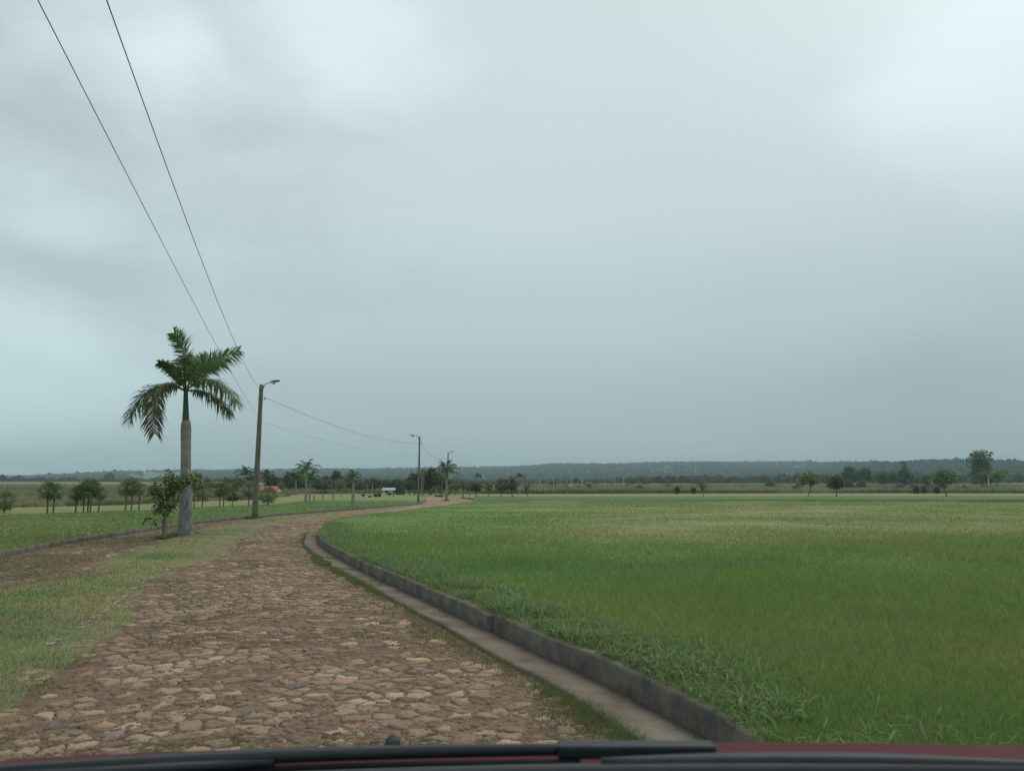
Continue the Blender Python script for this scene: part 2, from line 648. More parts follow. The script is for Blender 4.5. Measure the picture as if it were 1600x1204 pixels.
# ------------------------------------------------------------------ lawns on both sides of the road
def polar_sheet(name, t_list, rin, rout, z, colf, wob, m):
    n = 90
    rows = []
    for k in range(n + 1):
        rows.append(rin * (rout / rin) ** (k / n))
    r = np.array(rows)
    t = np.broadcast_to(t_list, r.shape)
    x, y = r * np.sin(t), r * np.cos(t)
    edge = np.minimum(r - rin, rout - r)
    zz = z + wob * (fbm(x / 5, y / 5, 13, 3) - .5) * sstep(.1, 2, edge)
    c = colf(x, y)
    v = np.stack([x, y, zz], -1).reshape(-1, 3)
    i = np.arange(r.size).reshape(r.shape)
    q = np.stack([i[:-1, :-1], i[:-1, 1:], i[1:, 1:], i[1:, :-1]], -1).reshape(-1, 4)[:, ::-1]
    # a skirt along the outer rim so the turf has an edge
    return link(name, np_mesh(name, v, [q], c.reshape(-1, 3), True), m)


KRp = np.array([polar(p) for p in KR])
bul = int(np.argmin(np.where((np.arange(len(KR)) > 40), KRp[:, 0], 9)[:]))
# azimuth minimum (bulge of the kerb) splits the right kerb into a near and a far branch
near_b, far_b = KRp[:bul + 1], KRp[bul:]
tip = int(np.argmax(far_b[:, 0]))
far_b = far_b[:tip + 1]
o_ = np.argsort(near_b[:, 0])
NB_T, NB_R = near_b[o_, 0], near_b[o_, 1]
FB_T, FB_R = np.maximum.accumulate(far_b[:, 0]), far_b[:, 1]
TH_BUL, TH_TIP = float(near_b[:, 0].min()), float(far_b[:, 0].max())


def r_in_right(t):
    return np.interp(t, NB_T, NB_R) + .10


def r_out_right(t):
    f = np.interp(t, FB_T, FB_R) - .12
    e = lawn_end(t)
    return np.where(t < TH_TIP, np.minimum(f, e), e)


tl = np.concatenate([np.linspace(TH_BUL + .0005, TH_TIP, 110), np.linspace(TH_TIP + 1e-4, R(38), 150), np.linspace(R(38.5), R(float(np.degrees(NB_T[-1])) - 1), 30)])
ri, ro = r_in_right(tl), r_out_right(tl)
ro = np.maximum(ro, ri + .05)
tag(polar_sheet("lawn", tl, ri, ro, ZR - .02, field_col, .06, M_lawn), "green grass field inside the bend of the road", kind="structure")

KLp = np.array([polar(p) for p in KL])
kmax = int(np.argmax(KLp[:, 0]))
LB = KLp[:kmax + 1]
LB_T, LB_R = np.maximum.accumulate(LB[:, 0]) + np.arange(len(LB)) * 1e-9, LB[:, 1]


def r_in_left(t):
    return np.interp(t, LB_T, LB_R) + .12


tl2 = np.linspace(LB_T[0], LB_T[-1] - .0005, 220)
ri2 = r_in_left(tl2)
ro2 = np.maximum(lawn_end(tl2), ri2 + .1)
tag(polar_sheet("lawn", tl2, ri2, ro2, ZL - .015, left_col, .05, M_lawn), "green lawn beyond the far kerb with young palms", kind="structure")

# ------------------------------------------------------------------ road bed (between the kerbs)
import bmesh
bm = bmesh.new()
far_link = [ground(700, 774.6), ground(672, 773.6)]
ring = [tuple(p) for p in KR] + far_link + [tuple(p) for p in KL[::-1]] + [(-24, -14), (6, -14)]
vsb = [bm.verts.new((p[0], p[1], 0.0)) for p in ring]
es = []
for i in range(len(vsb)):
    try:
        es.append(bm.edges.new((vsb[i], vsb[(i + 1) % len(vsb)])))
    except ValueError:
        pass
bmesh.ops.triangle_fill(bm, edges=es, use_beauty=True)
for f in bm.faces:
    if f.normal.z < 0:
        f.normal_flip()
me = bpy.data.meshes.new("road")
bm.to_mesh(me)
bm.free()
# road bed colour: dirt with stones further off where single stones are no longer modelled
mrd = bpy.data.materials.new("distant stone paving")
mrd.use_nodes = True
t = mrd.node_tree
bs = t.nodes["Principled BSDF"]
bs.inputs["Roughness"].default_value = .93
bs.inputs["Specular IOR Level"].default_value = .2
co = t.nodes.new("ShaderNodeTexCoord").outputs["Object"]
vo = t.nodes.new("ShaderNodeTexVoronoi")
vo.feature = 'DISTANCE_TO_EDGE'
vo.inputs["Scale"].default_value = 3.6
t.links.new(co, vo.inputs["Vector"])
vc = t.nodes.new("ShaderNodeTexVoronoi")
vc.inputs["Scale"].default_value = 3.6
t.links.new(co, vc.inputs["Vector"])
nz = t.nodes.new("ShaderNodeTexNoise")
nz.inputs["Scale"].default_value = .55
nz.inputs["Detail"].default_value = 6
t.links.new(co, nz.inputs[0])
rp = t.nodes.new("ShaderNodeMapRange")
rp.inputs[1].default_value, rp.inputs[2].default_value = .02, .07
t.links.new(vo.outputs["Distance"], rp.inputs[0])
hs = t.nodes.new("ShaderNodeSeparateColor")
t.links.new(vc.outputs["Color"], hs.inputs[0])
stone_c = mix_col(t, hs.outputs[0], (.31, .235, .155), (.40, .31, .21))
nf = t.nodes.new("ShaderNodeTexNoise")
nf.inputs["Scale"].default_value = 7.0
nf.inputs["Detail"].default_value = 9
nf.inputs["Roughness"].default_value = .7
t.links.new(co, nf.inputs[0])
nz2 = math_node(t, 'MULTIPLY_ADD', nf.outputs[0], .55, math_node(t, 'MULTIPLY', nz.outputs[0], .5))
dirt_c = mix_col(t, math_node(t, 'MULTIPLY_ADD', nf.outputs[0], 4.0, -1.5, clamp=True), (.105, .066, .047), (.215, .142, .098))
dirt_c = mix_col(t, math_node(t, 'MULTIPLY_ADD', nz2, 7.0, -3.85, clamp=True), dirt_c, (.125, .118, .055))
sy_ = t.nodes.new("ShaderNodeSeparateXYZ")
t.links.new(co, sy_.inputs[0])
farm = t.nodes.new("ShaderNodeMapRange")
farm.inputs[1].default_value, farm.inputs[2].default_value = 40, 50
t.links.new(sy_.outputs[1], farm.inputs[0])
fac = math_node(t, 'MULTIPLY', rp.outputs[0], math_node(t, 'MULTIPLY_ADD', nz.outputs[0], -3.0, 2.2, clamp=True))
fac = math_node(t, 'MULTIPLY', fac, farm.outputs[0])
t.links.new(mix_col(t, fac, dirt_c, stone_c), bs.inputs["Base Color"])
nb = t.nodes.new("ShaderNodeTexNoise")
nb.inputs["Scale"].default_value = 16
nb.inputs["Detail"].default_value = 6
t.links.new(co, nb.inputs[0])
hh = math_node(t, 'MULTIPLY_ADD', fac, .6, nb.outputs[0])
bp = t.nodes.new("ShaderNodeBump")
bp.inputs["Strength"].default_value = .8
bp.inputs["Distance"].default_value = .06
t.links.new(hh, bp.inputs["Height"])
t.links.new(bp.outputs[0], bs.inputs["Normal"])
road = link("road", me, mrd)
tag(road, "rough stone paved road curving away round the field", kind="structure")

# median: polygon in ground coordinates
med_px_r = [(0, 1138), (60, 1116), (108, 1080), (150, 1050), (190, 1015), (226, 974), (260, 934), (300, 896), (352, 866), (380, 843),
            (408, 830), (445, 819), (520, 807.5), (600, 797), (648, 790.6)]
med_px_l = [(0, 907), (94, 893), (156, 872), (203, 858), (270, 838), (300, 829), (340, 820), (395, 810.5), (450, 805), (520, 799.5), (600, 792.5), (648, 788.6)]
mr_ = [ground(u, v) for u, v in med_px_r]
ml_ = [ground(u, v) for u, v in med_px_l]
mr_ = [(mr_[0][0] - 1.2, -6), (mr_[0][0] - .25, 1.0)] + mr_
ml_ = [(-13.5, -6), (-11.6, 6)] + ml_
MED_R = catmull(mr_, .35)
MED_L = catmull(ml_, .5)
MED = np.vstack([MED_R, MED_L[::-1]])


def poly_dist(P, x, y):
    """signed distance to polygon, + inside"""
    x = np.asarray(x, float)
    y = np.asarray(y, float)
    d2 = np.full(x.shape, 1e18)
    ins = np.zeros(x.shape, bool)
    n = len(P)
    for i in range(n):
        ax, ay = P[i]
        bx, by = P[(i + 1) % n]
        ex, ey = bx - ax, by - ay
        L = ex * ex + ey * ey
        if L < 1e-12:
            continue
        tt = np.clip(((x - ax) * ex + (y - ay) * ey) / L, 0, 1)
        d2 = np.minimum(d2, (x - ax - tt * ex) ** 2 + (y - ay - tt * ey) ** 2)
        c = ((ay > y) != (by > y))
        if ey != 0:
            ins ^= c & (x < ex * (y - ay) / ey + ax)
    d = np.sqrt(d2)
    return np.where(ins, d, -d)


def line_dist(P, x, y):
    d2 = np.full(np.shape(x), 1e18)
    for i in range(len(P) - 1):
        ax, ay = P[i]
        ex, ey = P[i + 1][0] - ax, P[i + 1][1] - ay
        L = ex * ex + ey * ey
        if L < 1e-12:
            continue
        tt = np.clip(((x - ax) * ex + (y - ay) * ey) / L, 0, 1)
        d2 = np.minimum(d2, (x - ax - tt * ex) ** 2 + (y - ay - tt * ey) ** 2)
    return np.sqrt(d2)


MED_C = MED[::3]


def med_h(x, y):
    d = poly_dist(MED_C, x, y) + (.8 - .45 * sstep(24, 34, y)) * (fbm(x / 1.6, y / 1.6, 101, 4) - .5)
    return -.03 + .115 * sstep(-.3, np.where(y < 16, 1.9, .9), d) + .025 * (fbm(x / 1.2, y / 1.2, 103, 3) - .5), d


# polar grid over the median
tm = np.linspace(R(-62), TH(652), 240)
rm = 3.2 * (95 / 3.2) ** np.linspace(0, 1, 230)
TMg, RMg = np.meshgrid(tm, rm)
xm, ym = RMg * np.sin(TMg), RMg * np.cos(TMg)
hm, dm = med_h(xm, ym)
i = np.arange(xm.size).reshape(xm.shape)
q = np.stack([i[:-1, :-1], i[:-1, 1:], i[1:, 1:], i[1:, :-1]], -1)
ok = (dm[:-1, :-1] > -.6) | (dm[1:, 1:] > -.6) | (dm[1:, :-1] > -.6) | (dm[:-1, 1:] > -.6)
q = q[ok][:, ::-1]
used = np.unique(q)
remap = np.full(xm.size, -1)
remap[used] = np.arange(len(used))
Vm = np.stack([xm, ym, hm], -1).reshape(-1, 3)[used]
cm = median_col(xm.ravel()[used], ym.ravel()[used])
ed_ = (1 - sstep(-.1, .7, dm.ravel()[used] + .5 * (fbm(xm.ravel()[used] / .5, ym.ravel()[used] / .5, 133, 3) - .5)))[:, None]
cm = cm + (np.array((.17, .125, .08)) - cm) * ed_ * .85
tag(link("median", np_mesh("median", Vm, [remap[q]], cm, True), M_lawn), "dry mown grass strip between the two carriageways", kind="structure")


# ------------------------------------------------------------------ kerbs and gutter
def normals2(P):
    t = np.gradient(P, axis=0)
    t /= np.linalg.norm(t, axis=1)[:, None]
    return np.stack([t[:, 1], -t[:, 0]], 1)   # right-hand normal


def sweep(name, P, prof, side, m, label, zj=.006):
    n = normals2(P) * side
    k = len(prof)
    V = []
    s = np.concatenate([[0], np.cumsum(np.linalg.norm(np.diff(P, axis=0), axis=1))])
    jz0 = zj * 2 * (vnoise(s / .9, s * 0, 5) - .5) + zj * 1.6 * (vnoise(s / .25, s * 0, 6) - .5)
    jx0 = zj * 2 * (vnoise(s / 1.1, s * 0 + 3, 7) - .5)
    ph = (s + .35 * (vnoise(s / 3, s * 0 + 1, 9) - .5)) % 2.3
    joint = np.exp(-((ph - .5) / .022) ** 2) if zj > .007 and len(prof) > 8 else 0 * s
    chip = sstep(.74, .9, vnoise(s / .16, s * 0 + 8, 12)) * .012 if len(prof) > 8 else 0 * s
    for q_, (off, z) in enumerate(prof):
        jx = jx0 + joint * (.009 if off < .04 else 0) + (chip if q_ in (2, 3) else 0)
        jz = jz0 - joint * .009 - (chip * .8 if q_ in (2, 3, 4) else 0)
        V.append(np.stack([P[:, 0] + n[:, 0] * (off + jx), P[:, 1] + n[:, 1] * (off + jx), z + (jz if z > .02 else jz * .2)], 1))
    V = np.stack(V, 1)
    L = len(P)
    i = np.arange(L * k).reshape(L, k)
    q = np.stack([i[:-1, :-1], i[1:, :-1], i[1:, 1:], i[:-1, 1:]], -1).reshape(-1, 4)
    caps = [i[0][::-1], i[-1]]
    me = np_mesh(name, V.reshape(-1, 3), [q] + [np.array([c]) for c in caps])
    bm = bmesh.new()
    bm.from_mesh(me)
    bmesh.ops.recalc_face_normals(bm, faces=bm.faces)
    bm.to_mesh(me)
    bm.free()
    o = link(name, me, m)
    return tag(o, label, kind="structure")


mk = bpy.data.materials.new("stained kerb concrete")
mk.use_nodes = True
t = mk.node_tree
bs = t.nodes["Principled BSDF"]
bs.inputs["Roughness"].default_value = .94
bs.inputs["Specular IOR Level"].default_value = .15
co = t.nodes.new("ShaderNodeTexCoord").outputs["Object"]


def nz_(scale, det=6, st=None):
    n = t.nodes.new("ShaderNodeTexNoise")
    n.inputs["Scale"].default_value = scale
    n.inputs["Detail"].default_value = det
    n.inputs["Roughness"].default_value = .65
    if st:
        m_ = t.nodes.new("ShaderNodeMapping")
        m_.inputs["Scale"].default_value = st
        t.links.new(co, m_.inputs[0])
        t.links.new(m_.outputs[0], n.inputs[0])
    else:
        t.links.new(co, n.inputs[0])
    return n.outputs[0]


base_c = mix_col(t, math_node(t, 'MULTIPLY_ADD', nz_(3.0), 3.5, -1.3, clamp=True), (.080, .073, .063), (.165, .15, .13))
drip = math_node(t, 'MULTIPLY_ADD', nz_(5.0, 4, (1, 1, .25)), 4.0, -2.3, clamp=True)
base_c = mix_col(t, drip, base_c, (.045, .042, .037))
moss = math_node(t, 'MULTIPLY_ADD', nz_(1.3, 7), 8.0, -4.9, clamp=True)
base_c = mix_col(t, moss, base_c, (.075, .08, .042))
soil = math_node(t, 'MULTIPLY_ADD', nz_(2.1, 5), 9.0, -5.6, clamp=True)
base_c = mix_col(t, soil, base_c, (.135, .085, .055))
t.links.new(base_c, bs.inputs["Base Color"])
bp = t.nodes.new("ShaderNodeBump")
bp.inputs["Strength"].default_value = .5
bp.inputs["Distance"].default_value = .02
t.links.new(nz_(26.0, 8), bp.inputs["Height"])
t.links.new(bp.outputs[0], bs.inputs["Normal"])


def kprof(zt):
    return [(0.0, -.12), (-.012, 0.0), (-.004, zt - .02), (.012, zt - .004), (.03, zt), (.115, zt), (.132, zt - .008), (.14, zt - .03), (.145, -.12)]


brk = int(np.argmin(np.linalg.norm(KR - np.array(ground(765, 960, ZR)), axis=1)))
n_ = normals2(KR)
sgn = 1.0
# which side is the lawn: the lawn lies to the right when walking away from the camera
dd = KR[brk + 1] - KR[brk]
lawn_side = 1.0 if (dd[1] * 1.0) > 0 else -1.0


def fine(P, step):
    s = np.concatenate([[0], np.cumsum(np.linalg.norm(np.diff(P, axis=0), axis=1))])
    q = np.arange(0, s[-1], step)
    return np.stack([np.interp(q, s, P[:, 0]), np.interp(q, s, P[:, 1])], 1)


K1 = fine(KR[:brk + 1], .03)
K2 = fine(KR[brk:], .05)
K1s = K1 + normals2(K1) * .035
sweep("kerb", K1s, kprof(ZR + .008), 1, mk, "worn grey concrete kerb nearest the camera up to the broken joint", .008)
sweep("kerb", K2, kprof(ZR + .002), 1, mk, "grey concrete kerb running round the bend of the field", .009)
sweep("kerb", fine(KL, .4), kprof(ZL + .01), -1, mk, "low concrete kerb along the far lawn", .006)
gend = int(np.argmin(np.linalg.norm(KR - np.array(ground(500, 824, ZR)), axis=1)))
GT = fine(KR[:gend], .12)
sg = np.concatenate([[0], np.cumsum(np.linalg.norm(np.diff(GT, axis=0), axis=1))])
sweep("gutter", GT, [(.02, -.08), (.02, .012), (-.10, .006), (-.25, .014), (-.37, .036), (-.41, .028), (-.415, -.08)], 1, M_gutter,
      "dirty concrete gutter along the foot of the kerb", .012)

# half buried old edging stones showing through the median grass
ed_px = [(70, 1003), (120, 977), (170, 945), (205, 918), (240, 894), (262, 885)]
ED = catmull([ground(u, v, .07) for u, v in ed_px], .2)
mb = MB()
s = 0
for a, b in zip(ED[:-1], ED[1:]):
    if random.random() < .22:
        continue
    d = Vector((b[0] - a[0], b[1] - a[1], 0))
    ln = d.length * random.uniform(.6, .95)
    d.normalize()
    n = Vector((-d.y, d.x, 0))
    h0, _ = med_h(np.array([a[0]]), np.array([a[1]]))
    z = float(h0[0]) + random.uniform(.004, .026)
    c0 = Vector((a[0], a[1], 0)) + n * random.uniform(-.03, .03)
    w = random.uniform(.035, .06)
    vs_ = []
    for (al, ac, zz) in ((0, -w, -.06), (ln, -w, -.06), (ln, w, -.06), (0, w, -.06), (.02, -w * .8, z), (ln - .02, -w * .75, z + .006), (ln - .03, w * .8, z), (.03, w * .7, z - .008)):
        p = c0 + d * al + n * ac
        vs_.append((p.x, p.y, zz if zz < 0 else zz))
    mb.add(vs_, [(0, 3, 2, 1), (4, 5, 6, 7), (0, 1, 5, 4), (1, 2, 6, 5), (2, 3, 7, 6), (3, 0, 4, 7)])
tag(mb.build("kerb", M_white, smooth=False), "sunken line of pale edging stones in the median grass", kind="structure")

# ------------------------------------------------------------------ the stones of the road, each with relief
CELL = .155
GUT = fine(KR, .5) - normals2(fine(KR, .5)) * .42


def in_road(x, y):
    """between the median edge and the gutter (or the left carriageway), with a margin"""
    th = np.arctan2(x, y)
    r = np.hypot(x, y)
    return th, r


gx0, gx1, gy0, gy1 = -22.0, 3.2, 2.4, 50.0
nx, ny = int((gx1 - gx0) / (CELL * 1.32)), int((gy1 - gy0) / (CELL * .80))
jx = rng.uniform(-.47, .47, (ny, nx))
jy = rng.uniform(-.44, .44, (ny, nx))
cx = gx0 + (np.arange(nx)[None, :] + .5 + jx + .5 * (np.arange(ny)[:, None] % 2)) * CELL * 1.32
cy = gy0 + (np.arange(ny)[:, None] + .5 + jy) * CELL * .80
ROADP = np.vstack([KR[::2], np.array(far_link), KL[::-2], [(-24, -14), (6, -14)]])
# distances only for candidates in view
tn = cx / np.maximum(cy, .1)
cand = (tn > -.80) & (tn < .62)
dist_road = np.full(cx.shape, -9.0)
dist_road[cand] = poly_dist(ROADP, cx[cand], cy[cand])
dist_gut = np.full(cx.shape, 9.0)
GC = KR[:gend][::2]
dist_gut[cand] = line_dist(GC, cx[cand], cy[cand])
dmed = np.full(cx.shape, 9.0)
dmed[cand] = med_h(cx[cand], cy[cand])[1]
keep = cand & (dist_road > .15) & (dist_gut > .50) & (dmed < .15 + 1.5 * rng.random(cx.shape) ** 2.5)
leftc = poly_dist(np.vstack([MED_L[::2], KL[::-2], [(-24, -14)]]), cx, cy) > -1.0
keep &= (vnoise(cx / .7, cy / .7, 301) > .17) & ~(leftc & (rng.random(cx.shape) < .72))
# bare or overgrown patches lose stones
bare = fbm(cx / 1.5, cy / 1.5, 307, 3)
keep &= ~((bare > .56) & (rng.random(cx.shape) < .55))
edge_thin = sstep(.44, .95, dist_gut)
keep &= rng.random(cx.shape) < (.35 + .65 * edge_thin)
SV, SF4, SF3, SCOL = [], [], [], []
base = 0
pal = np.array([(.265, .20, .138), (.225, .168, .115), (.31, .245, .175), (.20, .14, .10), (.25, .172, .125), (.20, .165, .145), (.37, .30, .22)])
pw = np.array([.29, .25, .14, .13, .14, .03, .02])
ks = np.argwhere(keep)
for (j, i_) in ks:
    c = (cx[j, i_], cy[j, i_])
    poly = [(-.3, -.3), (.3, -.3), (.3, .3), (-.3, .3)]
    for dj in (-2, -1, 0, 1, 2):
        for di in (-2, -1, 0, 1, 2):
            if dj == 0 and di == 0:
                continue
            jj, ii = j + dj, i_ + di
            if jj < 0 or ii < 0 or jj >= ny or ii >= nx:
                continue
            ox, oy = cx[jj, ii] - c[0], cy[jj, ii] - c[1]
            L2 = (ox * ox + oy * oy) / 2
            # clip poly by ox*x+oy*y <= L2
            new = []
            m_ = len(poly)
            for k in range(m_):
                p, q_ = poly[k], poly[(k + 1) % m_]
                a = ox * p[0] + oy * p[1] - L2
                b = ox * q_[0] + oy * q_[1] - L2
                if a <= 0:
                    new.append(p)
                if (a < 0 < b) or (b < 0 < a):
                    tt = a / (a - b)
                    new.append((p[0] + (q_[0] - p[0]) * tt, p[1] + (q_[1] - p[1]) * tt))
            poly = new
            if len(poly) < 3:
                break
        if len(poly) < 3:
            break
    if len(poly) < 3:
        continue
    gap = random.uniform(.003, .026)
    P = np.array(poly)
    cen = P.mean(0)
    # rough the outline: split edges, pull in
    pts = []
    for k in range(len(P)):
        a, b = P[k], P[(k + 1) % len(P)]
        pts.append(a)
        if np.hypot(*(b - a)) > .05:
            rj = np.random.default_rng(int(j * 7919 + i_ * 31 + k))
            f1 = rj.uniform(.3, .45)
            pts.append(a + (b - a) * f1 + rj.uniform(-.014, .014, 2))
            pts.append(a + (b - a) * (1 - f1) + rj.uniform(-.014, .014, 2))
    P = np.array(pts) - cen
    rad = np.hypot(P[:, 0], P[:, 1])
    if rad.max() < .035:
        continue
    P = P * np.maximum(.3, (rad - gap) / np.maximum(rad, 1e-4))[:, None]
    n = len(P)
    h = random.uniform(.001, .015)
    tx, ty = random.uniform(-.06, .06), random.uniform(-.09, .09)
    ja = np.array([random.uniform(.86, .97) for _ in range(n)])
    top = P * ja[:, None]
    zt = h + top[:, 0] * tx + top[:, 1] * ty + np.array([random.uniform(-.005, .004) for _ in range(n)])
    mid = P * .45
    zm = h + mid[:, 0] * tx + mid[:, 1] * ty + np.array([random.uniform(-.003, .007) for _ in range(n)])
    cxy = np.array(c) + cen
    ring0 = np.column_stack([P + cxy, np.full(n, -.012)])
    ring1 = np.column_stack([top + cxy, np.maximum(zt, .003)])
    ring2 = np.column_stack([mid + cxy, np.maximum(zm, .004)])
    SV += [ring0, ring1, ring2, np.array([[cxy[0], cxy[1], max(h + .003, .004)]])]
    a0 = base + np.arange(n)
    a1 = a0 + n
    a2 = a1 + n
    nx1 = np.roll(np.arange(n), -1)
    SF4.append(np.stack([a0, base + nx1, base + n + nx1, a1], 1))
    SF4.append(np.stack([a1, base + n + nx1, base + 2 * n + nx1, a2], 1))
    SF3.append(np.stack([a2, base + 2 * n + nx1, np.full(n, base + 3 * n)], 1))
    tint = pal[rng.choice(7, p=pw)] * random.uniform(.80, 1.32) * np.array((1.09, 1.02, .98))
    SCOL.append(np.broadcast_to(tint, (3 * n + 1, 3)))
    base += 3 * n + 1
# loose small stones and chips lying in the gaps
npb = 16000
pxx, pyy = gx0 + 0 * rng.random(npb), 0
py_ = 3.0 * (30 / 3.0) ** rng.random(npb)
px_ = py_ * rng.uniform(-.72, .5, npb)
kk = (poly_dist(ROADP, px_, py_) > .2) & (line_dist(GC, px_, py_) > .46) & (med_h(px_, py_)[1] < .1)
for (qx, qy) in zip(px_[kk], py_[kk]):
    n = 5
    rr_ = random.uniform(.010, .032)
    an = np.arange(n) * 2 * math.pi / n + random.uniform(0, 6)
    ra = rr_ * np.array([random.uniform(.7, 1.3) for _ in range(n)])
    hh_ = rr_ * random.uniform(.3, .8)
    lo_ = np.column_stack([qx + np.cos(an) * ra * 1.3, qy + np.sin(an) * ra, np.full(n, -.005)])
    hi_ = np.column_stack([qx + np.cos(an) * ra * .9, qy + np.sin(an) * ra * .7, hh_ * np.array([random.uniform(.6, 1) for _ in range(n)])])
    SV += [lo_, hi_, np.array([[qx, qy, hh_]])]
    a0 = base + np.arange(n)
    nx1 = np.roll(np.arange(n), -1)
    SF4.append(np.stack([a0, base + nx1, base + n + nx1, a0 + n], 1))
    SF3.append(np.stack([a0 + n, base + n + nx1, np.full(n, base + 2 * n)], 1))
    SCOL.append(np.broadcast_to(pal[rng.choice(7, p=pw)] * random.uniform(.75, 1.05), (2 * n + 1, 3)))
    base += 2 * n + 1
st = link("road_stones", np_mesh("road_stones", np.vstack(SV), [np.vstack(SF4), np.vstack(SF3)], np.vstack(SCOL)), M_stone)
tag(st, "uneven flat tan paving stones set in the red earth of the road", kind="structure")


# ------------------------------------------------------------------ grass blades
def blades(name, x, y, z, h, w, lean, col, label, bend=True, m=None):
    n = len(x)
    a = rng.uniform(0, 2 * math.pi, n)
    la = rng.uniform(0, 2 * math.pi, n)
    dx, dy = np.cos(a) * w / 2, np.sin(a) * w / 2
    lx, ly = np.cos(la) * lean * h, np.sin(la) * lean * h
    b = np.stack([x, y, z], 1)
    side = np.stack([dx, dy, np.zeros(n)], 1)
    midp = b + np.stack([lx * .3, ly * .3, h * .6], 1)
    tip = b + np.stack([lx, ly, h * (1 - .28 * lean)], 1)
    if bend:
        V = np.stack([b - side, b + side, midp + side * .8, midp - side * .8, tip], 1).reshape(-1, 3)
        i0 = np.arange(n) * 5
        q = np.stack([i0, i0 + 1, i0 + 2, i0 + 3], 1)
        t_ = np.stack([i0 + 3, i0 + 2, i0 + 4], 1)
        cc = np.repeat(col, 5, 0)
        me = np_mesh(name, V, [q, t_], cc)
    else:
        V = np.stack([b - side, b + side, tip], 1).reshape(-1, 3)
        i0 = np.arange(n) * 3
        me = np_mesh(name, V, [np.stack([i0, i0 + 1, i0 + 2], 1)], np.repeat(col, 3, 0))
    return tag(link(name, me, m or M_grass), label, kind="stuff")


def logpts(n, d0, d1, t0, t1):
    d = d0 * (d1 / d0) ** rng.random(n)
    tn_ = rng.uniform(t0, t1, n)
    return d * tn_, d


def jit(c, a=.25):
    c = c * rng.uniform(1 - a, 1 + a, (len(c), 1))
    return c * rng.uniform(.92, 1.08, c.shape)


# right-hand field
x, y = logpts(520000, 3.4, 95, -.3, .80)
th, r = np.arctan2(x, y), np.hypot(x, y)
ok = (th > TH_BUL) & (r > r_in_right(th) + .04) & (r < r_out_right(th) - .1)
x, y, r, th = x[ok], y[ok], r[ok], th[ok]
hn = fbm(x / 2.5, y / 2.5, 111, 3)
h = (.075 + .10 * hn) * rng.uniform(.6, 1.25, len(x)) * (1 - .45 * sstep(18, 30, y))
w = np.maximum(.007, r * .00085) * rng.uniform(.7, 1.3, len(x))
blades("grass", x, y, np.full(len(x), ZR - .03), h, w, rng.uniform(.35, 1.05, len(x)), jit(field_col(x, y) * 1.1, .34), "lush grass blades of the field inside the bend", bend=False)
# coarse long-bladed clumps along the kerb
P = fine(KR[:gend + 10], .05)
nrm = normals2(P)
N = 75000
k = rng.integers(0, len(P), N)
pyy = P[k, 1]
off = .13 + np.abs(rng.normal(0, .85, N)) * np.clip(.45 + pyy * .0, .3, 1)
x = P[k, 0] + nrm[k, 0] * off + rng.normal(0, .03, N)
y = P[k, 1] + nrm[k, 1] * off
cl = fbm(x / .55, y / .55, 121, 3)
ok = (y > 3.0) & (rng.random(N) < sstep(.22, .46, cl) * np.clip(9 / np.maximum(y, 1), .25, 1)) & (off < 2.0)
x, y, cl, off = x[ok], y[ok], cl[ok], off[ok]
n = len(x)
h = rng.uniform(.06, .165, n) * (.5 + 1.0 * cl) * np.where(rng.random(n) < .03, 1.7, 1)
w = np.maximum(rng.uniform(.009, .023, n), y * .0009)
c = jit(np.array((.140, .240, .078)) + (np.array((.24, .32, .145)) - np.array((.140, .240, .078))) * rng.random((n, 1)), .28)
dry = rng.random(n) < .09
c[dry] = np.array((.27, .23, .13)) * rng.uniform(.7, 1.2, (dry.sum(), 1))
blades("grass", x, y, np.full(n, ZR - .03), h, w, rng.uniform(.5, 1.25, n), c, "coarse long-bladed clumps of grass hanging along the kerb")
# median
x, y = logpts(330000, 3.2, 90, -.95, .0)
hm_, dm_ = med_h(x, y)
ok = (dm_ > -.45) & (rng.random(len(x)) < sstep(-.3, 1.3, dm_ + 1.5 * (fbm(x / .55, y / .55, 137, 3) - .5)) * .92 + .02)
x, y, hm_ = x[ok], y[ok], hm_[ok]
n = len(x)
h = rng.uniform(.025, .06, n) * (.7 + .8 * fbm(x / 1.2, y / 1.2, 131, 3))
w = np.maximum(.005, np.hypot(x, y) * .0007)
blades("grass", x, y, hm_ - .004, h, w, rng.uniform(.3, 1.1, n), jit(median_col(x, y) * 1.08, .22), "short dry grass blades of the median strip", bend=False)
# left lawn
x, y = logpts(170000, 12, 90, -.95, -.08)
th, r = np.arctan2(x, y), np.hypot(x, y)
ok = (th > LB_T[0]) & (th < LB_T[-1]) & (r > r_in_left(th)) & (r < lawn_end(th))
x, y, r = x[ok], y[ok], r[ok]
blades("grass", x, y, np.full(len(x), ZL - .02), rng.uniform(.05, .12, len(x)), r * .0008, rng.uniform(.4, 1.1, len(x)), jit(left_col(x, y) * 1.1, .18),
       "short green grass blades of the lawn with palms", bend=False)
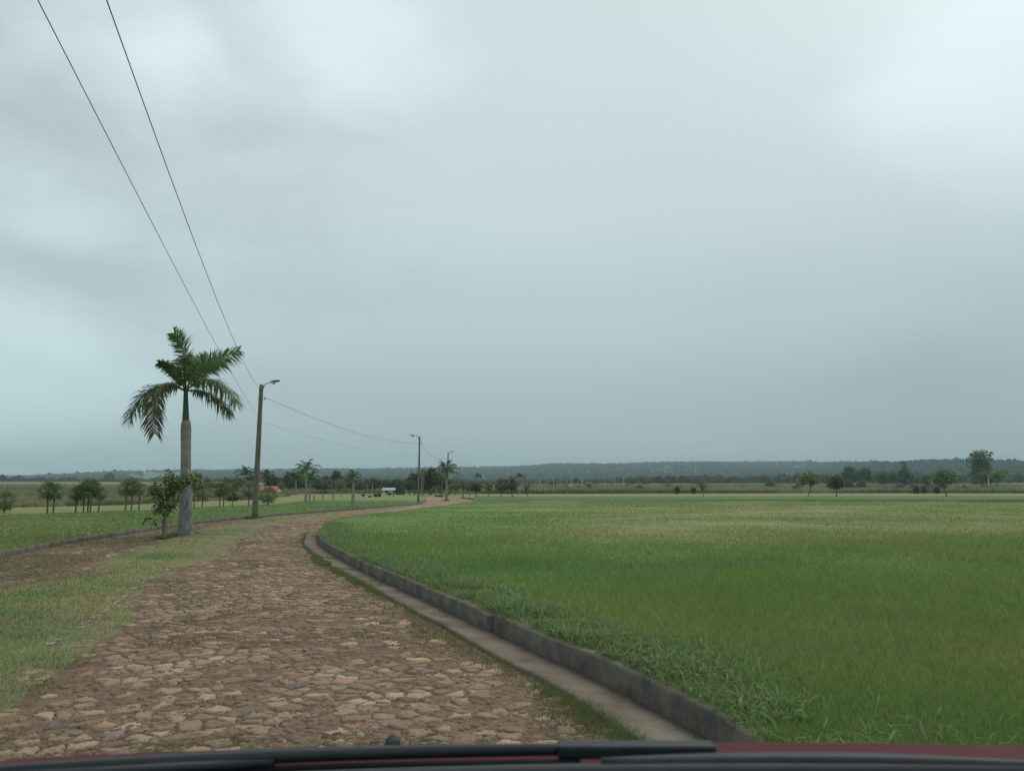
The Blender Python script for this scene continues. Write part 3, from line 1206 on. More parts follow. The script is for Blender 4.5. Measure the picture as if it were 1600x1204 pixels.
# tufts between the stones and along the gutter
x, y = logpts(420000, 3.0, 48, -.80, .5)
dm2 = med_h(x, y)[1]
dr = poly_dist(ROADP[::2], x, y)
dg = line_dist(GC[::2], x, y)
mo = fbm(x / 1.1, y / .9, 141, 4)
fine_n = vnoise(x / .13, y / .13, 143)
leftp = (x < -3.2) & (x / y < -.33) & (dm2 < .1)
pr = np.maximum(sstep(.44, .62, mo) * .85 * (fine_n > .42), leftp * sstep(.36, .55, mo) * .9)
pg = np.exp(-((dg - .52) / .16) ** 2) * sstep(.40, .60, fbm(x / .8, y / .8, 147, 3)) * .95
clump = np.exp(-(((x - .42) / .22) ** 2 + ((y - 5.6) / .55) ** 2)) + np.exp(-(((x - .85) / .16) ** 2 + ((y - 4.9) / .35) ** 2))
ok = (dr > .1) & (dg > .41) & (rng.random(len(x)) < np.maximum(np.maximum(pr, pg), clump))
x, y, dg, cl2 = x[ok], y[ok], dg[ok], clump[ok]
n = len(x)
h = rng.uniform(.02, .05, n) + .06 * np.exp(-((dg - .5) / .2) ** 2) * rng.random(n) + .09 * np.clip(cl2, 0, 1) * rng.random(n)
w = np.maximum(.0045, np.hypot(x, y) * .00085)
c = jit(np.array((.10, .145, .048)) + (np.array((.17, .17, .075)) - np.array((.10, .145, .048))) * rng.random((n, 1)), .25)
blades("grass", x, y, np.full(n, -.002), h, w, rng.uniform(.3, 1.2, n), c, "small grass tufts growing between the road stones", bend=False)


x, y = logpts(330000, 7, 36, -.95, -.28)
dk_ = poly_dist(np.vstack([MED_L[::2], KL[::-2], [(-24, -14)]]), x, y)
ok = (dk_ > .1) & (rng.random(len(x)) < sstep(.22, .46, fbm(x / 1.4, y / .9, 171, 4)) * (.7 + .3 * (line_dist(MED_L[::2], x, y) < 1.2)))
x, y = x[ok], y[ok]
n = len(x)
c = jit(np.array((.20, .215, .09)) + (np.array((.29, .24, .14)) - np.array((.20, .215, .09))) * rng.random((n, 1)), .25)
blades("grass", x, y, np.full(n, -.004), rng.uniform(.02, .055, n), np.hypot(x, y) * .0008, rng.uniform(.4, 1.2, n), c, "thin dry grass overgrowing the far carriageway", bend=False)


gl = fine(KR[:gend], .03)
gn = normals2(gl)
N = 60000
k = rng.integers(0, len(gl), N)
off = .37 + np.abs(rng.normal(0, .14, N))
x, y = gl[k, 0] - gn[k, 0] * off, gl[k, 1] - gn[k, 1] * off
amp = .35 + 1.3 * np.exp(-((y - 5.3) / .8) ** 2) + .9 * np.exp(-((y - 15) / 3.5) ** 2)
lim = .41 + .32 * amp * fbm(x / .5, y / .7, 181, 3)
ok = (y > 3) & (off < lim) & (rng.random(N) < amp * sstep(.28, .55, fbm(x / .45, y / .6, 183, 3)))
x, y, amp = x[ok], y[ok], amp[ok]
n = len(x)
c = jit(np.array((.10, .165, .055)) + (np.array((.16, .19, .075)) - np.array((.10, .165, .055))) * rng.random((n, 1)), .28)
blades("grass", x, y, np.full(n, .0), rng.uniform(.03, .085, n) * (.6 + .5 * amp), np.maximum(.006, y * .0008), rng.uniform(.4, 1.2, n), c, "grass creeping over the edge of the gutter", bend=False)
# pale seed stalks and weeds scattered through the field
x, y = logpts(9000, 3.6, 40, -.3, .8)
th, r = np.arctan2(x, y), np.hypot(x, y)
ok = (th > TH_BUL) & (r > r_in_right(th) + .2) & (r < r_out_right(th) - .1) & (rng.random(len(x)) < sstep(.4, .7, fbm(x / 2, y / 2, 191, 3)))
x, y, r = x[ok], y[ok], r[ok]
n = len(x)
c = jit(np.array((.30, .28, .15)) + (np.array((.16, .25, .08)) - np.array((.30, .28, .15))) * rng.random((n, 1)), .3)
blades("grass", x, y, np.full(n, ZR - .03), rng.uniform(.08, .17, n), np.maximum(.005, r * .0007), rng.uniform(.15, .6, n), c, "pale seed stalks scattered through the field grass", bend=True)


# dark grass rings added round trunks and poles as contact shadow
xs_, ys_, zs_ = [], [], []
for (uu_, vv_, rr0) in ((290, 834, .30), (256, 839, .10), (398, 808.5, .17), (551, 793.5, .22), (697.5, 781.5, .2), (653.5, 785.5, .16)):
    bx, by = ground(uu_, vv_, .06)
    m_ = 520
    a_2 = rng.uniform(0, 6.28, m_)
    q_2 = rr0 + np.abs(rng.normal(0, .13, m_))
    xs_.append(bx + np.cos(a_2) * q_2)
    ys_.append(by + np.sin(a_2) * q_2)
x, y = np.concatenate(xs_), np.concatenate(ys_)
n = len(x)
blades("grass", x, y, np.full(n, .03), rng.uniform(.06, .16, n), np.maximum(.008, y * .0007), rng.uniform(.3, 1.0, n), jit(np.tile(np.array((.11, .155, .05)), (n, 1)), .35), "dark grass rings added as contact shadow round trunks and poles", bend=False)
# washed-in tufts and soil-loving weeds in the gutter
k = rng.integers(0, len(gl), 9000)
off = rng.uniform(.02, .42, 9000)
x, y = gl[k, 0] - gn[k, 0] * off, gl[k, 1] - gn[k, 1] * off
ok = (y > 3) & (fbm(x / .35, y / .5, 195, 3) > .64)
x, y = x[ok], y[ok]
n = len(x)
blades("grass", x, y, np.full(n, .01), rng.uniform(.015, .05, n), np.maximum(.005, y * .0007), rng.uniform(.4, 1.3, n), jit(np.tile(np.array((.15, .15, .065)), (n, 1)), .35), "sparse weeds rooted in the gutter", bend=False)


# tall rough grass beyond the mown strip
def rough(n, t0, t1, r0f, depth, hmin, hmax, label, dark_front):
    tt = rng.uniform(t0, t1, n)
    q_ = rng.random(n) ** 1.6
    r0 = r0f(tt)
    rr = r0 + 1 + depth * q_
    x, y = rr * np.sin(tt), rr * np.cos(tt)
    z = terr_z(tt, rr)
    bushy = fbm(x / 14, y / 14, 151, 3)
    h = rng.uniform(hmin, hmax, n) * (.55 + .9 * bushy) * (.75 + .25 * sstep(0, .1, q_))
    c = np.array((.265, .25, .145)) + (np.array((.17, .195, .09)) - np.array((.265, .25, .145))) * sstep(.42, .60, fbm(x / 22, y / 16, 153, 3))[:, None]
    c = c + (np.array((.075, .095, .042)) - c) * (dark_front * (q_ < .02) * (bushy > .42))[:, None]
    w = rr * .0022 * rng.uniform(.6, 1.5, n)
    blades("tall_grass", x, y, z - .05, h, w, rng.uniform(.2, .8, n), jit(c, .22), label, bend=False)


rough(60000, TH(700), TH(1750), strip_end, 300, .9, 2.0, "brown green rough grass behind the mown strip of the field", .8)
rough(42000, TH(-120), TH(455), strip_end, 260, .35, .95, "brown rough grass behind the young palms", .6)
rough(16000, TH(455), TH(705), lambda t: strip_end(t) + 25, 200, .5, 1.2, "rough grass around the far buildings", .3)


# ------------------------------------------------------------------ woods on the hills: one mass
def ico():
    bm = bmesh.new()
    bmesh.ops.create_icosphere(bm, subdivisions=1, radius=1)
    v = np.array([p.co[:] for p in bm.verts])
    f = np.array([[q.index for q in p.verts] for p in bm.faces])
    bm.free()
    return v, f


IV, IF = ico()
N = 15000
tt = rng.uniform(TH(-60), TH(1660), N)
q_ = rng.random(N) ** .8
RRd = ridge_R(tt)
rr = 860 + (RRd * 1.02 - 860) * q_
x, y = rr * np.sin(tt), rr * np.cos(tt)
uu = 800 + F * np.tan(tt)
pas = sstep(.50, .58, fbm(tt * 22 + 4, rr / 520, 83, 3)) * (1 - sstep(380, 470, uu)) * sstep(1300, 1600, rr) * (1 - sstep(2500, 2700, rr))
ok = rng.random(N) > pas * .95
# a full row along the crest
N2 = 3200
t2 = rng.uniform(TH(-60), TH(1660), N2)
r2 = ridge_R(t2) * rng.uniform(.97, 1.03, N2)
tt = np.concatenate([tt[ok], t2])
rr = np.concatenate([rr[ok], r2])
x, y = rr * np.sin(tt), rr * np.cos(tt)
z = terr_z(tt, rr)
n = len(tt)
sz = rng.uniform(3.0, 5.6, n) * (.8 + .5 * vnoise(x / 90, y / 90, 5))
tall = rng.random(n) < .05
hz_ = sz * rng.uniform(.55, .95, n) * np.where(tall, 1.45, 1)
Vf = IV[None] * np.stack([sz, sz, hz_], 1)[:, None, :]
Vf = Vf * (1 + .35 * (rng.random((n, len(IV), 1)) - .5))
Vf = Vf + np.stack([x, y, z + hz_ * .55], 1)[:, None, :]
Ff = (IF[None] + (np.arange(n) * len(IV))[:, None, None]).reshape(-1, 3)
cf = np.array((.012, .028, .020)) * rng.uniform(.8, 1.25, (n, 1)) * rng.uniform(.93, 1.07, (n, 3))
link_f = link("forest", np_mesh("forest", Vf.reshape(-1, 3), [Ff], np.repeat(cf, len(IV), 0)), M_forest)
tag(link_f, "dense woods covering the hazy hills on the horizon", kind="stuff")


# ------------------------------------------------------------------ trees
def leaf_quads(cen, size, col, up=0.3, elong=1.5):
    n = len(cen)
    nrm = rng.normal(size=(n, 3))
    nrm[:, 2] = np.abs(nrm[:, 2]) + up
    nrm /= np.linalg.norm(nrm, axis=1)[:, None]
    t_ = rng.normal(size=(n, 3))
    t_ -= nrm * (t_ * nrm).sum(1)[:, None]
    t_ /= np.linalg.norm(t_, axis=1)[:, None]
    b = np.cross(nrm, t_)
    s = size[:, None] if np.ndim(size) else size
    t_, b = t_ * s * elong / 2, b * s / 2
    V = np.stack([cen - t_, cen + b * .9 - t_ * .1, cen + t_, cen - b * .9 - t_ * .1], 1).reshape(-1, 3)
    i0 = np.arange(n) * 4
    return V, np.stack([i0, i0 + 1, i0 + 2, i0 + 3], 1), np.repeat(col, 4, 0)


def clumps_in(shape, n):
    """clump centres through a crown; shape = list of (cx,cy,cz,rx,ry,rz)"""
    vol = np.array([s[3] * s[4] * s[5] for s in shape])
    pick = rng.choice(len(shape), n, p=vol / vol.sum())
    d = rng.normal(size=(n, 3))
    d /= np.linalg.norm(d, axis=1)[:, None]
    rad = rng.random(n) ** .45
    s = np.array(shape)[pick]
    return s[:, :3] + d * rad[:, None] * s[:, 3:]


def crown_mesh(name, shape, nclump, per, spread, leaf, base_col, var=.35, hue=.1, elong=1.5):
    c = clumps_in(shape, nclump)
    tint = rng.uniform(1 - var, 1 + var, nclump)
    k = np.repeat(np.arange(nclump), per)
    pos = c[k] + rng.normal(size=(len(k), 3)) * spread * np.array((1, 1, .8))
    col = np.array(base_col) * tint[k][:, None] * rng.uniform(.75, 1.25, (len(k), 1)) * rng.uniform(1 - hue, 1 + hue, (len(k), 3))
    V, Q, cc = leaf_quads(pos, rng.uniform(.6, 1.3, len(k)) * leaf, col, .3, elong)
    return np_mesh(name, V, [Q], cc), c


def broad_tree(name, label, cat, loc, height, shape, nclump, per, spread, leaf, colr, trunk_r, trunk_h, bark=None, group=None, stems=1, nlimb=9, var=.35, rz=0.0):
    root = thing(name, label, cat, loc, rz, group)
    me, c = crown_mesh("crown", shape, nclump, per, spread, leaf, colr, var)
    link("crown", me, M_leaf, root)
    mb = MB()
    for s_ in range(stems):
        a = random.uniform(0, 6.28)
        off = Vector((math.cos(a), math.sin(a), 0)) * (trunk_r * .9 if stems > 1 else 0)
        top = Vector((random.uniform(-.12, .12) * height + off.x * 4, random.uniform(-.1, .1) * height, trunk_h))
        p0 = off + Vector((0, 0, -.12))
        pm = off + top * .5 + Vector((random.uniform(-.04, .04), random.uniform(-.04, .04), 0)) * height
        mb.tube([p0, off + Vector((0, 0, .05)), pm, off + top], [trunk_r * 1.5, trunk_r * 1.1, trunk_r * .85, trunk_r * .7], 8, jit=.08)
        for i in range(nlimb):
            e = Vector(c[random.randrange(len(c))])
            st_ = off + top * random.uniform(.7, 1.0)
            md = st_.lerp(e, .5) + Vector((random.uniform(-.06, .06), random.uniform(-.06, .06), .05)) * height
            mb.tube([st_, md, e], [trunk_r * .5, trunk_r * .3, trunk_r * .1], 5, cap=False)
    mb.build("trunk", bark or M_bark, root)
    return root


def bez(p0, p1, p2, p3, t):
    s = 1 - t
    return p0 * s ** 3 + p1 * (3 * s * s * t) + p2 * (3 * s * t * t) + p3 * t ** 3


def frond(mb_leaf, mb_rach, ctrl, L, n, w, hang, colA, colB, twist=0.0, r0=.03, segs=2, start=.14, brown=0.0):
    """feather leaf along a cubic curve; leaflets leave both sides and hang by their weight"""
    P = [Vector(c) for c in ctrl]
    if mb_rach is not None:
        ts = [i / 8 for i in range(9)]
        mb_rach.tube([bez(*P, t) for t in ts], [r0 * (1 - .85 * t) for t in ts], 5)
    up0 = Vector((0, 0, 1))
    for i in range(n):
        t = start + (1 - start) * (i + .5) / n
        p = bez(*P, t)
        tg = (bez(*P, min(1, t + .02)) - bez(*P, max(0, t - .02))).normalized()
        sd = tg.cross(up0)
        if sd.length < .15:
            sd = tg.cross(Vector((0, 1, 0)))
        sd.normalize()
        sd = Matrix.Rotation(twist, 3, tg) @ sd
        nr = sd.cross(tg)
        prof = min(1, .45 + 1.6 * (t - start)) * (1 - .48 * max(0, (t - .55) / .45) ** 2)
        for sg in (-1, 1):
            lift = random.choice((-.30, .1, .45)) + random.uniform(-.12, .12)
            fw = .28 + .62 * t + random.uniform(-.15, .15)
            d = (sd * sg + tg * fw + nr * lift).normalized()
            ln = L * prof * random.uniform(.82, 1.1)
            g_ = hang * random.uniform(.6, 1.3)
            m_ = p + d * ln * .5 - Vector((0, 0, g_ * ln * .16))
            e_ = p + d * ln * .92 - Vector((0, 0, g_ * ln * .62))
            wd = (tg * .5 + nr * .6 + Vector((0, 0, .3))).cross(d)
            wd = (d.cross(nr + sd * random.uniform(-.6, .6))).normalized() * (w / 2)
            f_ = random.random()
            cA = [a + (b - a) * f_ for a, b in zip(colA, colB)]
            k = random.uniform(.7, 1.25)
            if brown and t > 1 - brown * random.uniform(.7, 1.2):
                cA = (.125, .092, .06)
            cA = tuple(x_ * k for x_ in cA)
            mb_leaf.col = cA
            mb_leaf.add([p - wd * .5, p + wd * .5, m_ + wd, m_ - wd, e_], [(0, 1, 2, 3), (3, 2, 4)])


# ---- the tall royal palm by the road
def royal_palm_main():
    u, v = 290, 834
    x, y = ground(u, v, .07)
    s = y * 1.0 / F
    root = thing("royal_palm", "tall royal palm with swollen grey trunk beside the small leafy tree", "palm tree", (x, y, .05))
    root.rotation_euler = (0, -.058, 0)
    k = s * 1.005     # metres per pixel here

    def hz(vv):
        return (v - vv) * k
    mb = MB()
    prof = []
    for r_px, vv in ((13.2, 840), (13.2, 833), (12.0, 826), (10.6, 816), (9.6, 804), (9.0, 790), (8.5, 770), (8.0, 750), (7.6, 730), (7.4, 710), (7.5, 690), (7.7, 675), (7.3, 665), (6.0, 660), (5.0, 658.5)):
        prof.append((r_px * k, hz(vv)))
    # finer rings with slight irregularity, light grey above, mottled dark at the foot
    pp = []
    for (r0, z0), (r1, z1) in zip(prof[:-1], prof[1:]):
        m_ = max(1, int((z1 - z0) / .09))
        for i in range(m_):
            f_ = i / m_
            pp.append((r0 + (r1 - r0) * f_, z0 + (z1 - z0) * f_))
    pp.append(prof[-1])
    n = 20
    vs_, fs_, cs_ = [], [], []
    for i, (r_, z_) in enumerate(pp):
        for a in range(n):
            an = 2 * math.pi * a / n
            rr_ = r_ * (1 + random.uniform(-.012, .012) * (2 if z_ < 2.2 else .5))
            vs_.append((rr_ * math.cos(an) + .012 * z_ * .2, rr_ * math.sin(an), z_))
            f_ = float(sstep(1.2, 3.2, z_))
            mott = random.uniform(.55, 1.25) if z_ < 2.0 else random.uniform(.94, 1.05)
            lo, hi = (.25, .25, .235), (.37, .335, .295)
            ring = .84 if (int(z_ / .16) % 2 == 0 and z_ > 1.6) else 1.0
            cs_.append(tuple((l_ + (h_ - l_) * f_) * mott * ring for l_, h_ in zip(lo, hi)))
    for i in range(len(pp) - 1):
        for a in range(n):
            fs_.append((i * n + a, i * n + (a + 1) % n, (i + 1) * n + (a + 1) % n, (i + 1) * n + a))
    fs_.append(tuple((len(pp) - 1) * n + a for a in range(n)))
    mb.add(vs_, fs_, cs_)
    mb.build("trunk", M_palmtrunk, root, tint=True)
    cs = MB()
    cs.lathe([(5.2 * k, hz(660)), (5.0 * k, hz(655)), (4.2 * k, hz(640)), (3.6 * k, hz(625)), (3.3 * k, hz(615)), (2.4 * k, hz(606))], 14)
    cs.build("crownshaft", M_shaft, root)
    O = Vector((0, 0, hz(613)))

    def c(dx, dy, dep):
        return O + Vector((dx * k, dep, -dy * k))
    gA, gB = (.070, .130, .042), (.150, .225, .080)
    oA, oB = (.075, .115, .040), (.165, .185, .075)
    fr = [  # control points (px right, px down, depth m), leaflet length, hang, tones, brown share, twist
        ([(0, 0, 0), (-2, -44, .1), (-4, -76, .2), (-24, -97, .25)], .66, .12, gA, gB, 0, 1.25),
        ([(0, 0, 0), (6, -40, .3), (30, -52, .5), (74, -66, .6)], .72, .45, gA, gB, 0, 1.0),
        ([(0, 0, 0), (8, -34, -.6), (20, -48, -1.2), (38, -38, -1.9)], .66, .6, gA, gB, 0, .5),
        ([(0, 0, 0), (-6, -22, -.2), (-16, -40, -.4), (-31, -43, -.55)], .36, .4, gA, gB, 0, .7),
        ([(0, 0, 0), (22, -22, -.1), (60, -26, -.2), (84, 24, -.3)], .76, 1.0, oA, oB, 0, .15),
        ([(0, 0, 0), (12, -10, .6), (34, 2, 1.0), (47, 32, 1.3)], .62, .95, gA, (.10, .13, .055), 0, .15),
        ([(0, 0, 0), (-24, -16, -.2), (-60, -18, -.3), (-80, 42, -.4)], .72, .8, gA, gB, 0, .15),
        ([(0, 0, 0), (-14, -18, -.7), (-34, -14, -1.2), (-18, 70, -1.4)], .66, .85, (.075, .115, .042), (.15, .17, .075), .22, .1),
        ([(0, 0, 0), (-5, -34, .8), (-10, -58, 1.5), (-2, -70, 2.0)], .62, .3, gA, gB, 0, .9),
        ([(0, 0, 0), (6, -44, .5), (14, -62, 1.1), (28, -58, 1.8)], .62, .4, gA, gB, 0, .7),
    ]
    for (ct, L, hang, a, b, br, tw) in fr:
        l_, r_ = MB(), MB()
        frond(l_, r_, [c(*q) for q in ct], L * 1.02, 104, .042, hang, a, b, tw, .035, brown=br)
        f_ = l_.build("frond", M_frond, root, smooth=False, tint=True)
        r_.build("rachis", M_rachis, f_)
        if br:
            f_["label"] = "drooping frond with a dead brown tip"


royal_palm_main()


def tree_by_palm():
    x, y = ground(256, 839, .07)
    k = y / F
    root = thing("small_tree", "small leafy tree with forked crown growing in front of the tall palm", "tree", (x, y, .05))
    root.rotation_euler = (0, -.05, 0)

    def c(dx, vv, dep):
        return (dx * k, dep, (839 - vv) * k)
    sh = [(*c(-2, 790, 0), 17 * k, .35, 17 * k), (*c(10, 762, .05), 17 * k, .34, 18 * k), (*c(14, 742, 0), 8 * k, .16, 12 * k),
          (*c(34, 753, 0), 15 * k, .26, 10 * k), (*c(50, 755, .1), 10 * k, .2, 9 * k), (*c(-14, 770, .0), 12 * k, .25, 14 * k), (*c(-16, 812, 0), 7 * k, .14, 7 * k)]
    me, cc = crown_mesh("crown", sh, 165, 8, .085, .08, (.155, .215, .08), .45, .12, 1.7)
    link("crown", me, M_leaf, root)
    mb = MB()
    V_ = lambda *a: Vector(c(*a))
    mb.tube([V_(0, 843, 0), V_(0, 838, 0), V_(1, 815, 0), V_(2, 795, .03)], [4.6 * k, 4.0 * k, 3.4 * k, 2.9 * k], 9, jit=.12)
    for (a, b_, r) in (((2, 800, .02), (-10, 772, -.05), 2.2), ((2, 797, .03), (9, 762, .05), 2.3), ((3, 806, .02), (19, 782, .1), 2.0), ((10, 765, .05), (13, 740, 0), 1.2),
                       ((16, 786, .1), (34, 756, .05), 1.2), ((1, 820, 0), (-14, 810, 0), .8), ((34, 756, .05), (50, 755, .1), .8)):
        A, B = V_(*a), V_(*b_)
        mb.tube([A, A.lerp(B, .5) + Vector((random.uniform(-.04, .04), .02, .03)), B], [r * k, r * k * .75, r * k * .4], 6)
    for q_ in cc[::4]:
        e = Vector(q_)
        s_ = V_(2 + random.uniform(-3, 3), 792 - random.uniform(0, 25), .03)
        mb.tube([s_, s_.lerp(e, .5) + Vector((0, 0, .04)), e], [.014, .009, .004], 4, cap=False)
    mb.build("trunk", M_bark, root)


tree_by_palm()


# ---- small fan palms in front of the savannah
def fan_palm_mesh(seed, nleaf=52, R0=1.0, trunk=1.0, droop=.25):
    random.seed(seed)
    ml, mt = MB(), MB()
    ga, gb = (.105, .155, .068), (.235, .28, .15)
    for i in range(nleaf):
        az = i * 2.39996 + random.uniform(-.2, .2)
        e = math.asin(1 - 1.93 * (i + .5) / nleaf)     # from straight up to hanging
        pl = R0 * random.uniform(.42, .6)
        d = Vector((math.cos(az) * math.cos(e), math.sin(az) * math.cos(e), math.sin(e)))
        o = d * pl
        o.z -= droop * .12 * R0
        ml.col = (.10, .12, .05)
        sd = d.cross(Vector((0, 0, 1)))
        sd = sd.normalized() if sd.length > .1 else Vector((1, 0, 0))
        up = sd.cross(d)
        w_ = .012 * R0
        ml.add([sd * w_, -sd * w_, o - sd * w_, o + sd * w_], [(0, 1, 2, 3)])
        f_ = random.random()
        cc = [a + (b - a) * f_ for a, b in zip(ga, gb)]
        if e < -1.0:
            cc = (.13, .105, .065)
        for k in range(11):
            an = (k - 5) / 5 * 1.25
            dr = (d * math.cos(an) + sd * math.sin(an) + up * .12 * random.uniform(-1, 1)).normalized()
            ln = R0 * random.uniform(.44, .66) * (1 - .22 * abs(k - 5) / 5)
            tip = o + dr * ln - Vector((0, 0, .10 * R0 * droop + .05 * R0 * random.random()))
            ws = (dr.cross(up)).normalized() * .026 * R0
            md = o + dr * ln * .55
            kk = random.uniform(.75, 1.2)
            ml.col = tuple(x_ * kk for x_ in cc)
            ml.add([o, md + ws, tip, md - ws], [(0, 1, 2, 3)])
    return ml


def trunk_rough(h, r0, r1, skirt=True):
    mt = MB()
    n = max(6, int(h / .12))
    pts, rad = [], []
    for i in range(n + 1):
        f_ = i / n
        pts.append((random.uniform(-.006, .006), random.uniform(-.006, .006), -.1 + (h + .1) * f_))
        rad.append((r0 + (r1 - r0) * f_) * random.uniform(.88, 1.12))
    mt.tube(pts, rad, 8, jit=.1)
    return mt


FAN = []
for sd_ in (1, 2, 3):
    FAN.append(fan_palm_mesh(sd_).build("crown_source", M_leaf, smooth=False, tint=True))
for o in FAN:
    C.objects.unlink(o)


def fan_palm(u, vb, top, width, label, z=ZL, lean=0.0, group="young fan palms along the edge of the lawn"):
    x, y = ground(u, vb, z)
    k = math.hypot(x, y) / F * .97
    Rr = width * k / 2 * 1.22
    hc = max((vb - top) * k - Rr * 1.0, .3)
    root = thing("fan_palm", label, "palm tree", (x, y, z - .02), random.uniform(0, 6.28), group)
    c = FAN[random.randrange(3)].copy()
    c.name = "crown"
    C.objects.link(c)
    c.parent = root
    c.location = (lean * hc, 0, hc)
    c.scale = (Rr, Rr, Rr * random.uniform(.9, 1.05))
    t = trunk_rough(hc, .05, .04)
    for i, v_ in enumerate(t.v):
        t.v[i] = (v_[0] + lean * max(0, v_[2]), v_[1], v_[2])
    t.build("trunk", M_bark, root)
    return root


FAN_ROWS = [
    (6, 800, 768, 26, "fan palm cut by the frame edge beyond the far lawn", 0),
    (74, 801, 756, 24, "fan palm with pale thin trunk, first of a close pair", .1),
    (83, 801, 757, 24, "fan palm leaning on its neighbour, second of a close pair", 0),
    (118, 799.5, 760, 22, "shortest fan palm at the outer end of the dense clump", 0),
    (130, 799.5, 753, 26, "grey trunked fan palm inside the dense clump", 0),
    (137, 799, 749, 26, "tallest fan palm at the heart of the dense clump", 0),
    (141, 799, 752, 26, "fan palm with dead skirt at the heart of the dense clump", 0),
    (154, 798.5, 763, 18, "fan palm with slanting bare trunk beside the dense clump", -.3),
    (196, 796.5, 750, 25, "broad fan palm, largest of the trio by the small tree", 0),
    (205, 796.5, 751, 22, "middle fan palm of the trio by the small tree", 0),
    (217, 796, 755, 18, "slimmest fan palm of the trio by the small tree", 0),
    (303, 792, 738, 26, "high round fan palm just past the tall royal palm", 0),
    (316, 791.5, 752, 27, "feathery drooping fan palm past the tall royal palm", 0),
    (343, 790.5, 751, 22, "fan palm with double trunk look before the dark palm", 0),
    (349, 790.5, 752, 22, "dark fan palm paired with the double trunk one", 0),
    (363, 789.5, 743, 25, "pale crowned fan palm below the dark feather palm", 0),
    (388.5, 788.5, 750, 24, "round fan palm next to the near lamp pole", 0),
    (418, 789, 757, 27, "squat fan palm in front of the orange roof", 0),
]
for (u, vb, tp, w_, lb, ln) in FAN_ROWS:
    fan_palm(u, vb, tp, w_, lb, lean=ln)


# ---- feather palms in the middle distance
def feather_src(seed, nfr=13, spread=1.0, upright=.55, brown=False, dark=1.0):
    random.seed(seed)
    ml = MB()
    for i in range(nfr):
        az = i * 2.39996 + random.uniform(-.3, .3)
        e = 1.38 - (1.75 if brown else 1.5) * ((i + .5) / nfr) ** .9 + random.uniform(-.1, .1)
        L = random.uniform(.85, 1.1)
        d = Vector((math.cos(az) * math.cos(e), math.sin(az) * math.cos(e), math.sin(e)))
        hd = Vector((math.cos(az), math.sin(az), 0))
        p1 = d * L * .4
        p2 = d * L * .75 - Vector((0, 0, .05))
        p3 = p2 + hd * L * .28 * (1 if e < 1 else .5) + Vector((0, 0, -.36 * math.cos(e) * L + .12 * math.sin(max(e, 0))))
        br = brown and e < -.1
        cA = (.10, .07, .05) if br else tuple(x_ * dark for x_ in (.062, .105, .040))
        cB = (.15, .11, .075) if br else tuple(x_ * dark for x_ in (.125, .185, .07))
        frond(ml, None, [Vector((0, 0, 0)), p1, p2, p3], .30, 30, .035, .6, cA, cB, random.uniform(-.4, .4), start=.12)
        ml.col = (.08, .10, .04)
        ts = [j / 5 for j in range(6)]
        ml.tube([bez(Vector((0, 0, 0)), p1, p2, p3, t) for t in ts], [.018 * (1 - .8 * t) for t in ts], 4)
    return ml


FEA = [feather_src(s_, n_, dark=d_, brown=b_).build("crown_source", M_frond, smooth=False, tint=True)
       for s_, n_, d_, b_ in ((11, 13, 1, False), (12, 12, .95, False), (13, 15, .62, False), (14, 14, 1.05, True))]
for o in FEA:
    C.objects.unlink(o)


def feather_palm(u, vb, top, width, label, Y=None, z=ZL, var=0, trunk_px=3.0, pale=True, swollen=False, zc=.78, group="feather palms along the road and lawn"):
    if Y is None:
        x, y = ground(u, vb, z)
    else:
        p = at(u, 762, Y)
        x, y = p.x, Y
        z = gz(x, y) if Y > 130 else z
    k = y / F * 1.0
    Rr = width * k / 2
    ht = at(u, top, y).z - z
    hc = max(ht - Rr * zc, .5)
    root = thing("feather_palm", label, "palm tree", (x, y, z - .02), random.uniform(0, 6.28), group)
    c = FEA[var].copy()
    c.name = "crown"
    C.objects.link(c)
    c.parent = root
    c.location = (0, 0, hc)
    c.scale = (Rr * 1.3, Rr * 1.3, Rr * 1.15)
    mt = MB()
    r0 = trunk_px * k / 2
    pr = [(r0 * 1.25, -.1), (r0 * 1.25, .05), (r0 * 1.05, hc * .2), (r0, hc * .5), (r0 * .9, hc * .8), (r0 * .75, hc)]
    if swollen:
        pr = [(r0 * 1.9, -.1), (r0 * 1.9, .05), (r0 * 1.75, hc * .22), (r0 * 1.0, hc * .5), (r0 * .9, hc * .85), (r0 * .7, hc)]
    mt.lathe(pr, 10)
    mt.build("trunk", M_barkpale if pale else M_bark, root)
    return root


feather_palm(477.5, 784, 718, 36, "taller royal palm of the pair on the bright lawn", var=0, trunk_px=3.4)
feather_palm(483.5, 782.5, 737, 30, "shorter royal palm of the pair on the bright lawn", var=1, trunk_px=2.2)
feather_palm(551, 793.5, 734, 24, "palm with swollen base and dead brown fronds at the road edge", var=3, trunk_px=3.6, swollen=True, z=.05)
feather_palm(697.5, 781.5, 720, 42, "bushy green palm standing in the far bend below a lamp", z=.03, var=0, trunk_px=4.0)
feather_palm(520.5, 780.5, 755, 16, "young palm with pale trunk on the bright lawn", var=1, trunk_px=2.0)
feather_palm(533.5, 777, 757, 14, "thin young palm next to the leaning stake", var=3, trunk_px=1.4)
feather_palm(680, 775, 757, 18, "small pale palm beside the hedge in the far bend", var=1, trunk_px=1.6, z=.05)
feather_palm(383, 0, 727.5, 30, "dark feather palm rising behind the fan palms", Y=170, var=2, trunk_px=2.4)
feather_palm(414.5, 0, 734, 30, "dark feather palm with pale trunk above the orange roof", Y=165, var=2, trunk_px=2.2)
feather_palm(323, 0, 748, 22, "low dark feather palm behind the drooping fan palm", Y=170, var=2)
feather_palm(353, 0, 745, 16, "slim dark feather palm behind the pale crowned fan palm", Y=190, var=2)
feather_palm(462, 0, 738, 24, "feather palm half hidden behind the royal palm pair", Y=160, var=2)
